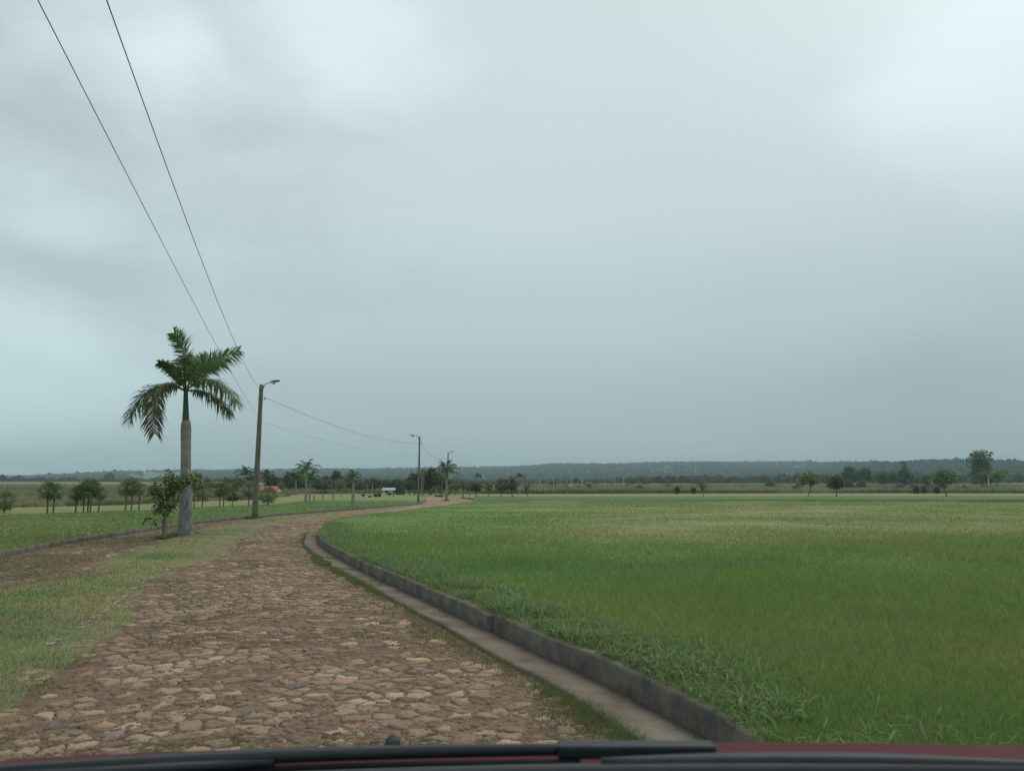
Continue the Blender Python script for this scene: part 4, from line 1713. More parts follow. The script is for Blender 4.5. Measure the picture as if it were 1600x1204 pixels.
feather_palm(582, 0, 746, 16, "lone feather palm before the white roofed shed", Y=165, var=2, trunk_px=1.6)
feather_palm(574, 0, 748, 12, "slim palm next to the lone palm near the shed", Y=190, var=2, trunk_px=1.4)
feather_palm(594, 0, 750, 12, "small palm crown over the shed roof", Y=215, var=2, trunk_px=1.4)
feather_palm(605, 0, 748, 12, "tiny palm between shed and dark wood", Y=225, var=2, trunk_px=1.4)
feather_palm(659, 0, 731, 16, "ragged palm beside the second lamp pole", Y=150, var=3, trunk_px=1.6)
feather_palm(746, 0, 740, 11, "slender fan topped palm among the pale trees", Y=175, var=2, trunk_px=1.8, zc=.6)
feather_palm(812, 0, 740, 13, "palm crown poking out above the brown tree", Y=178, var=2, trunk_px=1.8, zc=.6)
feather_palm(735, 0, 752, 13, "low dark palm behind the bare tree in the far bend", Y=170, var=2, trunk_px=1.6)

# ---- broadleaf trees
SPECIES = {}


def species(key, name, colr, shape, ncl, per, spread, leaf, trunk_r, trunk_h, bark=None, stems=1, var=.35, nlimb=8):
    """a tree of height 1 m that gets scaled to each place it stands"""
    r = broad_tree(name, "tree", "tree", (0, 0, 0), 1.0, shape, ncl, per, spread, leaf, colr, trunk_r, trunk_h, bark, None, stems, nlimb, var)
    for c in list(r.children):
        C.objects.unlink(c)
    C.objects.unlink(r)
    SPECIES[key] = r


DK, MD, LT = (.042, .070, .034), (.070, .112, .046), (.150, .205, .068)
species("round", "broadleaf_tree", DK, [(0, 0, .62, .34, .34, .36), (.18, .1, .5, .24, .24, .26), (-.2, -.05, .48, .26, .26, .28), (.03, -.1, .78, .2, .2, .2)], 150, 14, .05, .055, .028, .35, var=.5)
species("wide", "broadleaf_tree", MD, [(0, 0, .62, .55, .5, .26), (.32, .1, .52, .32, .3, .2), (-.34, 0, .55, .32, .3, .22), (.08, 0, .8, .26, .26, .16)], 170, 13, .06, .06, .03, .35, var=.45)
species("light", "broadleaf_tree", LT, [(0, 0, .70, .32, .32, .26), (.2, 0, .62, .2, .2, .18), (-.2, .1, .64, .22, .2, .2), (.02, 0, .88, .14, .14, .1)], 95, 12, .05, .05, .02, .42, var=.4)
species("bare", "broadleaf_tree", (.17, .155, .105), [(0, 0, .66, .36, .36, .3), (.15, 0, .8, .2, .2, .16), (-.16, 0, .72, .22, .22, .2)], 70, 8, .06, .035, .022, .36, var=.3, nlimb=26)
species("cone", "broadleaf_tree", DK, [(0, 0, .34, .30, .30, .3), (0, 0, .6, .2, .2, .26), (0, 0, .84, .09, .09, .16)], 120, 13, .045, .05, .028, .2, var=.45)
species("spread", "broadleaf_tree", (.115, .185, .058), [(0, 0, .68, .62, .6, .2), (-.42, 0, .58, .34, .3, .16), (.46, 0, .56, .36, .3, .16), (0, 0, .84, .36, .3, .12)], 150, 11, .06, .055, .02, .36, var=.4, nlimb=16)
species("big", "broadleaf_tree", (.080, .105, .050), [(-.02, 0, .80, .30, .28, .17), (-.25, 0, .70, .16, .16, .14), (.24, .05, .78, .20, .2, .14), (.02, 0, .56, .28, .26, .2), (-.05, 0, .36, .24, .24, .22), (.2, 0, .42, .16, .16, .2)],
        170, 13, .045, .045, .035, .5, var=.5)
species("brown", "broadleaf_tree", (.155, .14, .075), [(0, 0, .62, .36, .34, .3), (.2, 0, .5, .22, .22, .2), (-.2, 0, .52, .24, .24, .2), (0, 0, .84, .2, .2, .14)], 110, 11, .055, .05, .022, .32, var=.4)
species("redcone", "shrub", (.085, .052, .036), [(0, 0, .38, .42, .42, .36), (0, 0, .68, .28, .28, .28)], 110, 14, .06, .09, .03, .2, var=.4, nlimb=4)
species("ball", "shrub", (.020, .030, .017), [(0, 0, .55, .5, .5, .42)], 120, 16, .05, .075, .05, .25, var=.3, nlimb=4)
species("mushroom", "shrub", (.020, .030, .017), [(0, 0, .76, .55, .55, .22)], 110, 16, .05, .075, .06, .6, var=.3, nlimb=5)
species("low", "shrub", (.028, .036, .019), [(0, 0, .45, 1.3, .7, .38), (.7, 0, .4, .6, .5, .32)], 140, 14, .08, .1, .05, .2, var=.35, nlimb=4)
species("scrub", "shrub", (.09, .108, .055), [(0, 0, .5, .6, .55, .42), (.35, 0, .38, .4, .4, .32)], 100, 11, .08, .10, .03, .25, var=.4, nlimb=6)


def tree(key, u, top, vb, label, Y=None, z=ZR, wide=1.0, cat=None, group=None, name=None, tint=None):
    if Y is None:
        x, y = ground(u, vb, z)
    else:
        p = at(u, 762, Y)
        x, y = p.x, Y
        z = gz(x, y)
    ht = at(u, top, y).z - z
    if Y and Y < 260 and key in ('round', 'wide', 'light'):
        wide *= 1.22
    r = SPECIES[key].copy()
    C.objects.link(r)
    if name:
        r.name = name
    r.location = (x, y, z - .03)
    r.rotation_euler = (0, 0, random.uniform(0, 6.28))
    r.scale = (ht * wide, ht * wide, ht)
    for c in SPECIES[key].children:
        k = c.copy()
        k.parent = r
        C.objects.link(k)
    tag(r, label, cat or ("shrub" if SPECIES[key].name.startswith("shrub") else "tree"), group)
    return r


random.seed(5)
# far bend of the road
tree("bare", 723, 744, 775.5, "bare twiggy pale tree right of the bushy palm", wide=1.2)
tree("wide", 744, 752, 776, "small green tree among the pale trees past the bend", wide=.9)
tree("light", 763, 752, 776, "light green sapling between the bend and the brown tree", wide=1.0)
tree("brown", 783, 745, 776, "brown leaved tree, thinner of two behind the field", wide=1.0)
tree("brown", 801, 742, 776, "brown leaved tree, fuller of two behind the field", wide=1.1)
tree("bare", 824.5, 750, 775.8, "sparse pale tree at the end of the brown ones", wide=.9)
tree("light", 733, 756, 775.5, "small pale sapling beside the bare twiggy tree", wide=.8)
# field edge, right
tree("redcone", 1058, 759, 0, "dark red pointed shrub farther from the lone round tree", Y=195, wide=.95, group="dark red shrubs at the field edge")
tree("redcone", 1083, 760, 0, "dark red pointed shrub nearer to the lone round tree", Y=195, wide=.95, group="dark red shrubs at the field edge")
tree("bare", 1099, 745, 775.6, "lone round tree with grey brown crown on the field edge", wide=1.05)
tree("light", 1263, 736, 775.4, "yellow green tree on the far edge of the field", wide=1.05)
tree("wide", 1307, 740, 775.2, "mid green tree with broad crown on the field edge", wide=.85)
tree("redcone", 1431.5, 758, 0, "red brown rounded shrub, first of a close couple", Y=200, wide=1.0, group="dark red shrubs at the field edge")
tree("redcone", 1443.5, 759, 0, "red brown rounded shrub, second of a close couple", Y=200, wide=1.0, group="dark red shrubs at the field edge")
tree("redcone", 1463.5, 758.5, 0, "red brown rounded shrub next to the flat topped tree", Y=200, wide=1.1, group="dark red shrubs at the field edge")
tree("spread", 1479, 731, 774.6, "flat topped spreading light green tree", wide=.98)
tree("big", 1535, 701.5, 0, "tallest big tree with gaps in its crown against the sky", Y=330, wide=.86)
tree("light", 1562, 730, 0, "light green tree beside the foot of the tallest tree", Y=300, wide=1.3)
tree("wide", 1545, 733, 0, "grey green tree before the foot of the tallest tree", Y=310, wide=.8)
tree("cone", 1415, 722, 0, "dark pointed tree before the right hand ridge", Y=360, wide=1.25)
tree("round", 1330, 727, 0, "dark round tree behind the broad crowned tree", Y=380, wide=.95)
tree("round", 1352, 729, 0, "dark wide tree joined to the round one", Y=380, wide=1.0)
tree("wide", 1381, 734, 0, "dark green low tree before the pointed tree", Y=350, wide=.9)
tree("wide", 1395, 735, 0, "olive low tree touching the pointed tree", Y=340, wide=.75)
tree("round", 1448, 741, 0, "dusky small tree between pointed and flat topped trees", Y=350, wide=1.0)
tree("scrub", 1347, 748, 0, "pale round bush before the dark wide tree", Y=300, wide=.9)
tree("scrub", 1325, 747, 0, "pale green bush at the foot of the dark round tree", Y=290, wide=.9)
tree("scrub", 1203, 750, 0, "olive bush before the middle of the treeline", Y=330, wide=1.0)
# left middle distance
tree("round", 452, 735, 0, "dark tree behind the royal palm pair", Y=200, wide=.72, z=ZL)
tree("round", 463, 738, 0, "dark tree touching the royal palm pair", Y=205, wide=.7)
tree("round", 526, 733, 0, "tall dark round headed tree over the palms", Y=230, wide=.55)
tree("round", 510, 742, 0, "dark rounded tree left of the tall round headed one", Y=215, wide=.85)
tree("wide", 500, 746, 0, "mid green tree behind the young palms", Y=205, wide=.8)
tree("wide", 536, 744, 0, "green tree right of the tall round headed one", Y=210, wide=.9)
tree("wide", 547, 743, 0, "dark green tree behind the palm with brown fronds", Y=215, wide=.8)
tree("light", 531, 748, 0, "light green tree before the tall round headed one", Y=190, wide=.9)
tree("wide", 562, 752, 0, "low green tree left of the lone palm", Y=200, wide=.9)
tree("round", 372, 745, 0, "dark tree under the first dark feather palm", Y=185, wide=.9)
tree("round", 390, 742, 0, "dark bushy tree beside the near lamp pole", Y=190, wide=.9)
tree("round", 425, 742, 0, "dark tree right of the orange roof", Y=190, wide=.9)
tree("wide", 332, 752, 0, "dark low tree behind the fan palm row", Y=190, wide=1.1)
tree("light", 440, 752, 0, "pale small tree between roof and royal palms", Y=175, wide=.8)
tree("round", 672, 729, 0, "large dark round tree at the bend behind the lamps", Y=165, wide=.72)
tree("round", 648, 737, 0, "large dark tree touching the second lamp pole", Y=170, wide=.8)
tree("wide", 640, 748, 0, "dark green tree by the blue box", Y=165, wide=.8)
tree("round", 688, 738, 0, "dark tree behind the bushy palm", Y=170, wide=.8)
tree("wide", 622, 746, 0, "dark tree behind the shed roof", Y=220, wide=1.0)
tree("scrub", 609, 768, 0, "low round bush before the shed", Y=155, wide=1.3)
tree("light", 711, 752, 0, "yellowish scrubby tree right of the bushy palm", Y=160, wide=1.2)
for i in range(30):
    u = 432 + 232 * (i + random.uniform(-.45, .45)) / 30
    tree(random.choice(["round", "wide", "wide"]), u, 746.5 + random.uniform(-3, 5), 0, "dark green tree in the belt behind the bright lawn and its palms", Y=random.uniform(195, 270), wide=random.uniform(.8, 1.2), group="tree belt behind the bright lawn")
for i in range(12):
    u = 655 + 60 * (i + random.uniform(-.45, .45)) / 12
    tree(random.choice(["round", "wide"]), u, 748 + random.uniform(-3, 5), 0, "dark green tree in the thicket where the road goes out of sight", Y=random.uniform(165, 230), wide=random.uniform(.8, 1.1), group="thicket at the end of the road")
# topiary on the bright lawn
tree("mushroom", 567.5, 771.5, 777.6, "small mushroom clipped topiary bush", wide=1.0, z=ZL)
tree("low", 578, 773, 776.6, "low spreading clipped bush between the topiaries", wide=1.0, z=ZL)
tree("ball", 586.5, 770.5, 776.2, "round clipped topiary bush, first of a touching pair", wide=1.05, z=ZL)
tree("ball", 592.5, 770, 776.2, "round clipped topiary bush, second of a touching pair", wide=1.05, z=ZL)
tree("low", 491, 779.5, 781, "tiny dark bush at the foot of a stake", wide=1.2, z=ZL)
tree("low", 687, 772.5, 776, "low dark hedge bush beside the far road", wide=1.5, z=.04)

# the treeline: trees far beyond the rough grass
random.seed(9)
G_LINE = "trees of the far treeline"
keys = ["round", "wide", "round", "cone", "wide"]
for i in range(120):
    u = 868 + (1325 - 868) * (i + random.uniform(-.45, .45)) / 120
    f_ = (u - 868) / 460
    Y_ = random.uniform(520, 690)
    tp = 747 - 6 * f_ + random.uniform(-3.5, 2.5) + (3 if f_ < .2 else 0)
    tree(random.choice(keys), u, tp, 0, "dark green tree in the treeline beyond the rough grass behind the field", Y=Y_, wide=random.uniform(1.0, 1.6), group=G_LINE)
for i in range(44):
    u = 1320 + (1640 - 1320) * (i + random.uniform(-.45, .45)) / 44
    tree(random.choice(keys), u, 741 + random.uniform(-4, 4), 0, "dark green tree below the right hand ridge behind the shrubs", Y=random.uniform(430, 620), wide=random.uniform(1.0, 1.5), group="trees below the ridge")
for i in range(40):
    u = -10 + 370 * (i + random.uniform(-.4, .4)) / 40
    tree(random.choice(["round", "wide", "scrub"]), u, 760 - 0.008 * u + random.uniform(-4, 2), 0, "dusky tree on the savannah behind the young fan palms", Y=random.uniform(400, 640), wide=random.uniform(.8, 1.2), group="savannah trees")
for i in range(34):
    u = 700 + 170 * (i + random.uniform(-.4, .4)) / 34
    tree(random.choice(["round", "wide", "scrub"]), u, 752 + random.uniform(-4, 3), 0, "hazy tree far behind the pale trees of the bend", Y=random.uniform(420, 640), wide=random.uniform(.9, 1.3), group="trees far behind the bend")
for i in range(34):
    u = 840 + 760 * (i + random.uniform(-.45, .45)) / 34
    tree("scrub", u, 757 + random.uniform(-2.5, 3), 0, "olive bush standing in the rough grass behind the mown strip", Y=random.uniform(240, 420), wide=random.uniform(.8, 1.5), group="bushes in the rough grass", cat="bush")
for i in range(12):
    u = 20 + 380 * (i + random.uniform(-.45, .45)) / 12
    tree("scrub", u, 772 + random.uniform(-3, 3), 0, "brown green bush in the rough grass behind the fan palms", Y=random.uniform(85, 150), wide=random.uniform(.9, 1.6), group="bushes behind the fan palms", cat="bush")


# ------------------------------------------------------------------ lamp poles and cables
def lamp_pole(u, vb, vt, label, arm_dir, arm_px, z=.05, wpx=10.0, arm_rise=1.5, band_v=None, steel=False, Y=None):
    if Y is None:
        x, y = ground(u, vb, z)
    else:
        p = at(u, 762, Y)
        x, y = p.x, Y
        z = gz(x, y)
    k = y / F
    ht = at(u, vt, y).z - z
    root = thing("lamp_pole", label, "lamp pole", (x, y, z - .02), 0, "lamp poles along the road")
    mb = MB()
    n = 14
    lx = 0.004 * ht
    pts = [(lx * i / n * (1 + .2 * math.sin(i)), 0, -.15 + (ht + .15) * i / n) for i in range(n + 1)]
    r0, r1 = wpx * k / 2, wpx * k / 2 * .62
    mb.tube(pts, [(r0 + (r1 - r0) * i / n) * random.uniform(.96, 1.04) for i in range(n + 1)], 14, jit=.025)
    mb.build("post", M_wood, root)
    L = arm_px * k
    am = MB()
    zt = ht - .12
    am.tube([(arm_dir * r1 * .8, 0, zt - .25), (arm_dir * (r1 + .06), 0, zt), (arm_dir * L * .25, 0, zt + .16), (arm_dir * L * .6, 0, zt + .20 + arm_rise * k)], [.026, .026, .024, .022], 8)
    am.build("arm", M_metal, root)
    hd = MB()
    a0, a1 = L * .5, L
    zz = zt + .20 + arm_rise * k
    prof = [(.0, .03, .02), (.12, .075, .05), (.35, .10, .065), (.7, .13, .06), (.92, .10, .045), (1.0, .03, .02)]
    vs_, fs_ = [], []
    m_ = 12
    for (f_, w_, h_) in prof:
        for q_ in range(m_):
            a = 2 * math.pi * q_ / m_
            vs_.append((arm_dir * (a0 + (a1 - a0) * f_), w_ * math.cos(a), zz + .02 + .05 * f_ + h_ * math.sin(a) * (1 if math.sin(a) > 0 else .7)))
    for j_ in range(len(prof) - 1):
        for q_ in range(m_):
            fs_.append((j_ * m_ + q_, j_ * m_ + (q_ + 1) % m_, (j_ + 1) * m_ + (q_ + 1) % m_, (j_ + 1) * m_ + q_))
    fs_.append(tuple(range(m_))[::-1])
    fs_.append(tuple((len(prof) - 1) * m_ + q_ for q_ in range(m_)))
    hd.add(vs_, fs_)
    h_o = hd.build("lamp_head", M_dark, root)
    ln = MB()
    cxm = arm_dir * (a0 + (a1 - a0) * .33)
    ln.tube([(cxm, 0, zz - .01), (cxm, 0, zz - .09), (cxm, 0, zz - .12)], [.10, .085, .03], 12)
    ln.build("lens", M_lens, h_o)
    br = MB()
    for zb in ((ht - .25, ht - .6) if not band_v else (ht - .25, ht - .75, (vb - band_v) * k)):
        rr_ = r0 + (r1 - r0) * zb / ht + .012
        br.tube([(lx * zb / ht, 0, zb - .03), (lx * zb / ht, 0, zb + .03)], [rr_, rr_], 14)
    br.build("clamp", M_metal, root)
    ins = MB()
    zi = ht - .75
    ins.tube([(r1, 0, zi), (r1 + .16, 0, zi), (r1 + .16, 0, zi + .05)], [.016, .016, .016], 6)
    ins.lathe([(.03, zi - .06), (.05, zi - .03), (.035, zi), (.05, zi + .03), (.03, zi + .06)], 10, (r1 + .16, 0))
    ins.build("insulator", M_ceram, root)
    return Vector((x, y, z)), ht, k


P1, H1, k1 = lamp_pole(398, 808.5, 600, "near lamp pole of weathered wood beyond the tall palm", 1, 30, wpx=9.5, band_v=661)
P2, H2, k2 = lamp_pole(653.5, 785.5, 681, "second lamp pole with its arm pointing away from the field", -1, 15, z=.03, wpx=3.6, arm_rise=-.4, band_v=713)
P3, H3, k3 = lamp_pole(699, 779.5, 707, "lamp pole rising out of the bushy palm with its arm to the field", 1, 9, z=.03, wpx=2.6, arm_rise=.8)
P4, H4, k4 = lamp_pole(690.6, 776.5, 720.5, "thin lamp pole behind the bushy palm, arm to the lawn", -1, 5, z=.03, wpx=1.6)
lamp_pole(661.5, 0, 730, "pale farther pole just past the second lamp pole", 1, 3, wpx=1.5, Y=140)


def cable(pts, r, label):
    mb = MB()
    mb.tube(pts, [r] * len(pts), 6)
    return tag(mb.build("power_cable", M_cable), label, "cable", "cables along the lamp poles")


def span(a, b, sag, n=40):
    a, b = Vector(a), Vector(b)
    return [a.lerp(b, i / n) - Vector((0, 0, sag * 4 * (i / n) * (1 - i / n))) for i in range(n + 1)]


def wire_fit(px_list, A, Bdir_y):
    """near span: passes through the viewing directions of the photo on one vertical plane through the pole and the point behind the camera"""
    A = Vector(A)
    B = Vector(Bdir_y)
    nrm = Vector((B.y - A.y, -(B.x - A.x), 0))
    pts = []
    for (u, v) in px_list:
        d = px_dir(u, v)
        o = Vector((0, 0, H))
        t = (A - o).dot(nrm) / d.dot(nrm)
        pts.append(o + d * t)
    return pts


def smooth_wire(A, B, mids):
    """parabola z(s) least-squares through the fitted points between two ends in plan"""
    A, B = Vector(A), Vector(B)
    L = (B - A).to_2d().length
    S, Zs = [0.0, 0.0, 0.0], [A.z] * 3
    for p in mids:
        S.append((p - A).to_2d().length)
        Zs.append(p.z)
    co_ = np.polyfit(S, Zs, 2)
    co_[2] = A.z
    n = 80
    return [Vector((A.x + (B.x - A.x) * i / n, A.y + (B.y - A.y) * i / n, float(np.polyval(co_, L * i / n)))) for i in range(n + 1)]


A_up = P1 + Vector((0, 0, H1 - .35))
A_lo = P1 + Vector((0, 0, (808.5 - 655) * k1))
B0 = (-1.0, -3.5, 7)
up = wire_fit([(400, 600), (375, 553), (340, 470), (300, 368), (270, 287), (240, 203), (205, 110), (168, 0)], A_up, B0)
lo = wire_fit([(390, 630), (365, 590), (340, 546), (290, 440), (220, 310), (150, 180), (110, 103), (55, 0)], A_lo, B0)
cable(smooth_wire(A_up, B0, up), .0065, "upper twisted cable coming over the camera to the near pole")
cable(smooth_wire(A_lo, B0, lo), .0042, "lower thin cable coming over the camera to the near pole")
cable(span(P1 + Vector((.35, 0, H1 - .75)), P2 + Vector((-.16, 0, H2 - .75)), .62), .009, "upper sagging cable between near and second pole")
cable(span(P1 + Vector((.2, 0, (808.5 - 661) * k1)), P2 + Vector((-.1, 0, (785.5 - 713) * k2)), .42), .005, "lower faint cable between near and second pole")
cable(span(P2 + Vector((.12, 0, H2 - .75)), P3 + Vector((-.1, 0, H3 - .75)), .75), .010, "sagging cable between second pole and the bushy palm")

# ------------------------------------------------------------------ small things on the lawns
def post(u, vt, vb, label, wpx, m, name="post", cat="post", Y=None, z=ZL, group=None, dome=False):
    if Y is None:
        x, y = ground(u, vb, z)
    else:
        p = at(u, 762, Y)
        x, y = p.x, Y
        z = gz(x, y)
    k = y / F
    h = at(u, vt, y).z - z
    mb = MB()
    r = wpx * k / 2
    mb.tube([(0, 0, -.1), (0, 0, h * .5), (0, 0, h * .97), (0, 0, h)], [r * 1.08, r, r * .95, r * .7], 8, jit=.03)
    o = mb.build(name, m, None)
    o.location = (x, y, z)
    return tag(o, label, cat, group)


post(8, 757, 797, "thin dark wooden stake at the frame edge", 1.6, M_wood)
post(490.5, 773, 781, "dark short stake with a bush at its foot", 1.7, M_bark)
post(504.3, 768, 779.5, "short stake with a white painted top", 1.4, M_bark)
post(614.5, 767, 775, "short dark stake before the shed", 1.2, M_bark)
G_P = "white concrete posts behind the rough grass"
WP = [(843, 748, 759, "isolated white post nearest the brown tree"), (865, 746.5, 756, "bright white post with a bush at its foot"), (885.5, 747, 757, "white post by the white box"),
      (893, 747, 756, "dull post just past the white box"), (909.5, 747, 756, "white post next to the red hut"), (945.5, 746.5, 755, "white post past the red hut before dark bushes"),
      (961, 747.5, 756, "faint post in the middle of the treeline"), (974.5, 745, 753, "short bright white post before the dark treeline")]
for (u, vt, vb, lb) in WP:
    post(u, vt, vb, lb, 1.0, M_whitepost, Y=330, group=G_P)
post(1545.5, 747, 758, "pale white trunk like post under the tallest tree", 1.5, M_whitepost, Y=290)


def house(name, label, cat, u0, u1, v_eave, v_ridge, Y, depth, wall_m, roof_m, gable_x=True, win=2):
    z = gz(at((u0 + u1) / 2, 762, Y).x, Y)
    p0, p1 = at(u0, v_eave, Y), at(u1, v_eave, Y)
    w = p1.x - p0.x
    he, hr = p0.z - z, at(u0, v_ridge, Y).z - z
    root = thing(name, label, cat, ((p0.x + p1.x) / 2, Y + depth / 2, z))
    o_ = .25
    wl = MB()
    a, d = w / 2 - o_, depth / 2 - o_
    wl.box((-a, -d, -.2), (a, d, he))
    wl.add([(-a, -d, he + .002), (-a, d, he + .002), (-a, 0, hr - .05), (a, -d, he + .002), (a, d, he + .002), (a, 0, hr - .05)], [(0, 1, 2), (3, 5, 4)])
    wl.build("wall", wall_m, root, smooth=False)
    rf = MB()
    b, e = w / 2, depth / 2
    t_ = .09
    rf.add([(-b, -e, he - .05), (b, -e, he - .05), (b, 0, hr), (-b, 0, hr), (-b, e, he - .05), (b, e, he - .05),
            (-b, -e, he - .05 - t_), (b, -e, he - .05 - t_), (b, 0, hr - t_), (-b, 0, hr - t_), (-b, e, he - .05 - t_), (b, e, he - .05 - t_)],
           [(0, 1, 2, 3), (3, 2, 5, 4), (7, 6, 9, 8), (8, 9, 10, 11), (0, 6, 7, 1), (4, 5, 11, 10), (1, 7, 8, 2), (2, 8, 11, 5), (0, 3, 9, 6), (3, 4, 10, 9)])
    rf.build("roof", roof_m, root, smooth=False)
    for i in range(win):
        xx = -a + 2 * a * (i + .5) / win
        wn = MB()
        wn.box((xx - .4, -d - .05, he * .35), (xx + .4, -d + .02, he * .8))
        wn.build("window", M_glassd, root, smooth=False)
    dr = MB()
    dr.box((a * .55, -d - .045, 0.0), (a * .55 + .8, -d + .02, he * .82))
    dr.build("door", M_bark, root, smooth=False)
    return root


house("house", "low house with an orange tiled roof hidden behind palms", "house", 404, 433, 765, 759, 175, 5.0, M_plaster, M_roof_t, win=3)
house("shed", "low shed with a white metal roof by the dark wood", "shed", 596, 624, 765, 761.5, 185, 4.0, M_plaster, M_roof_w, win=2)
# dark blue kiosk against the shed
p = at(625.5, 762, 176)
zb = gz(p.x, 176)
kx = thing("kiosk", "dark blue box kiosk next to the white roofed shed", "kiosk", (p.x, 176, zb))
hk = at(625, 761.5, 176).z - zb
mb = MB()
mb.box((-1.0, -.9, -.1), (1.0, .9, hk))
mb.build("body", M_blue, kx, smooth=False)
mb = MB()
mb.box((-1.12, -1.02, hk + .002), (1.12, 1.02, hk + .10))
mb.build("roof", M_dark, kx, smooth=False)
mb = MB()
mb.box((-.7, -.93, hk * .45), (.2, -.88, hk * .85))
mb.build("window", M_glassd, kx, smooth=False)
house("hut", "tiny red brick hut among the white posts", "hut", 915, 925, 755, 753, 345, 2.5, M_hut, M_hut, win=1)
# white box car body far off
p = at(891, 762, 325)
zb = gz(p.x, 325)
mb = MB()
h_ = at(891, 755.3, 325).z - zb
mb.add([(-.95, -.6, 0), (.95, -.6, 0), (.95, .6, 0), (-.95, .6, 0), (-.88, -.55, h_), (.88, -.55, h_ * .96), (.88, .55, h_ * .96), (-.88, .55, h_),
        ], [(0, 3, 2, 1), (4, 5, 6, 7), (0, 1, 5, 4), (1, 2, 6, 5), (2, 3, 7, 6), (3, 0, 4, 7)])
o = mb.build("water_tank", M_whitepost, smooth=False)
o.location = (p.x, 325, zb - .02)
tag(o, "small white box shaped tank between two white posts", "tank")
# radio mast on the ridge
pm = at(1260, 721, 2300)
ztop = at(1260, 707, 2300).z
zg = gz(pm.x, 2300)
root = thing("radio_mast", "thin lattice radio mast standing on the wooded ridge", "mast", (pm.x, 2300, zg))
hh_ = ztop - zg
mb = MB()
for a in range(3):
    an = 2 * math.pi * a / 3
    mb.tube([(.9 * math.cos(an), .9 * math.sin(an), -1), (.5 * math.cos(an), .5 * math.sin(an), hh_)], [.22, .16], 5)
nb_ = 22
for i in range(nb_):
    z0, z1 = hh_ * i / nb_, hh_ * (i + 1) / nb_
    for a in range(3):
        a0, a1 = 2 * math.pi * a / 3, 2 * math.pi * (a + 1) / 3
        r_ = .9 - .4 * i / nb_
        mb.tube([(r_ * math.cos(a0), r_ * math.sin(a0), z0), (r_ * math.cos(a1), r_ * math.sin(a1), z1)], [.08, .08], 4)
mb.build("lattice", M_metal, root, smooth=False)
mb = MB()
mb.tube([(0, 0, hh_), (0, 0, hh_ + 2)], [.1, .05], 5)
mb.build("antenna", M_metal, root)


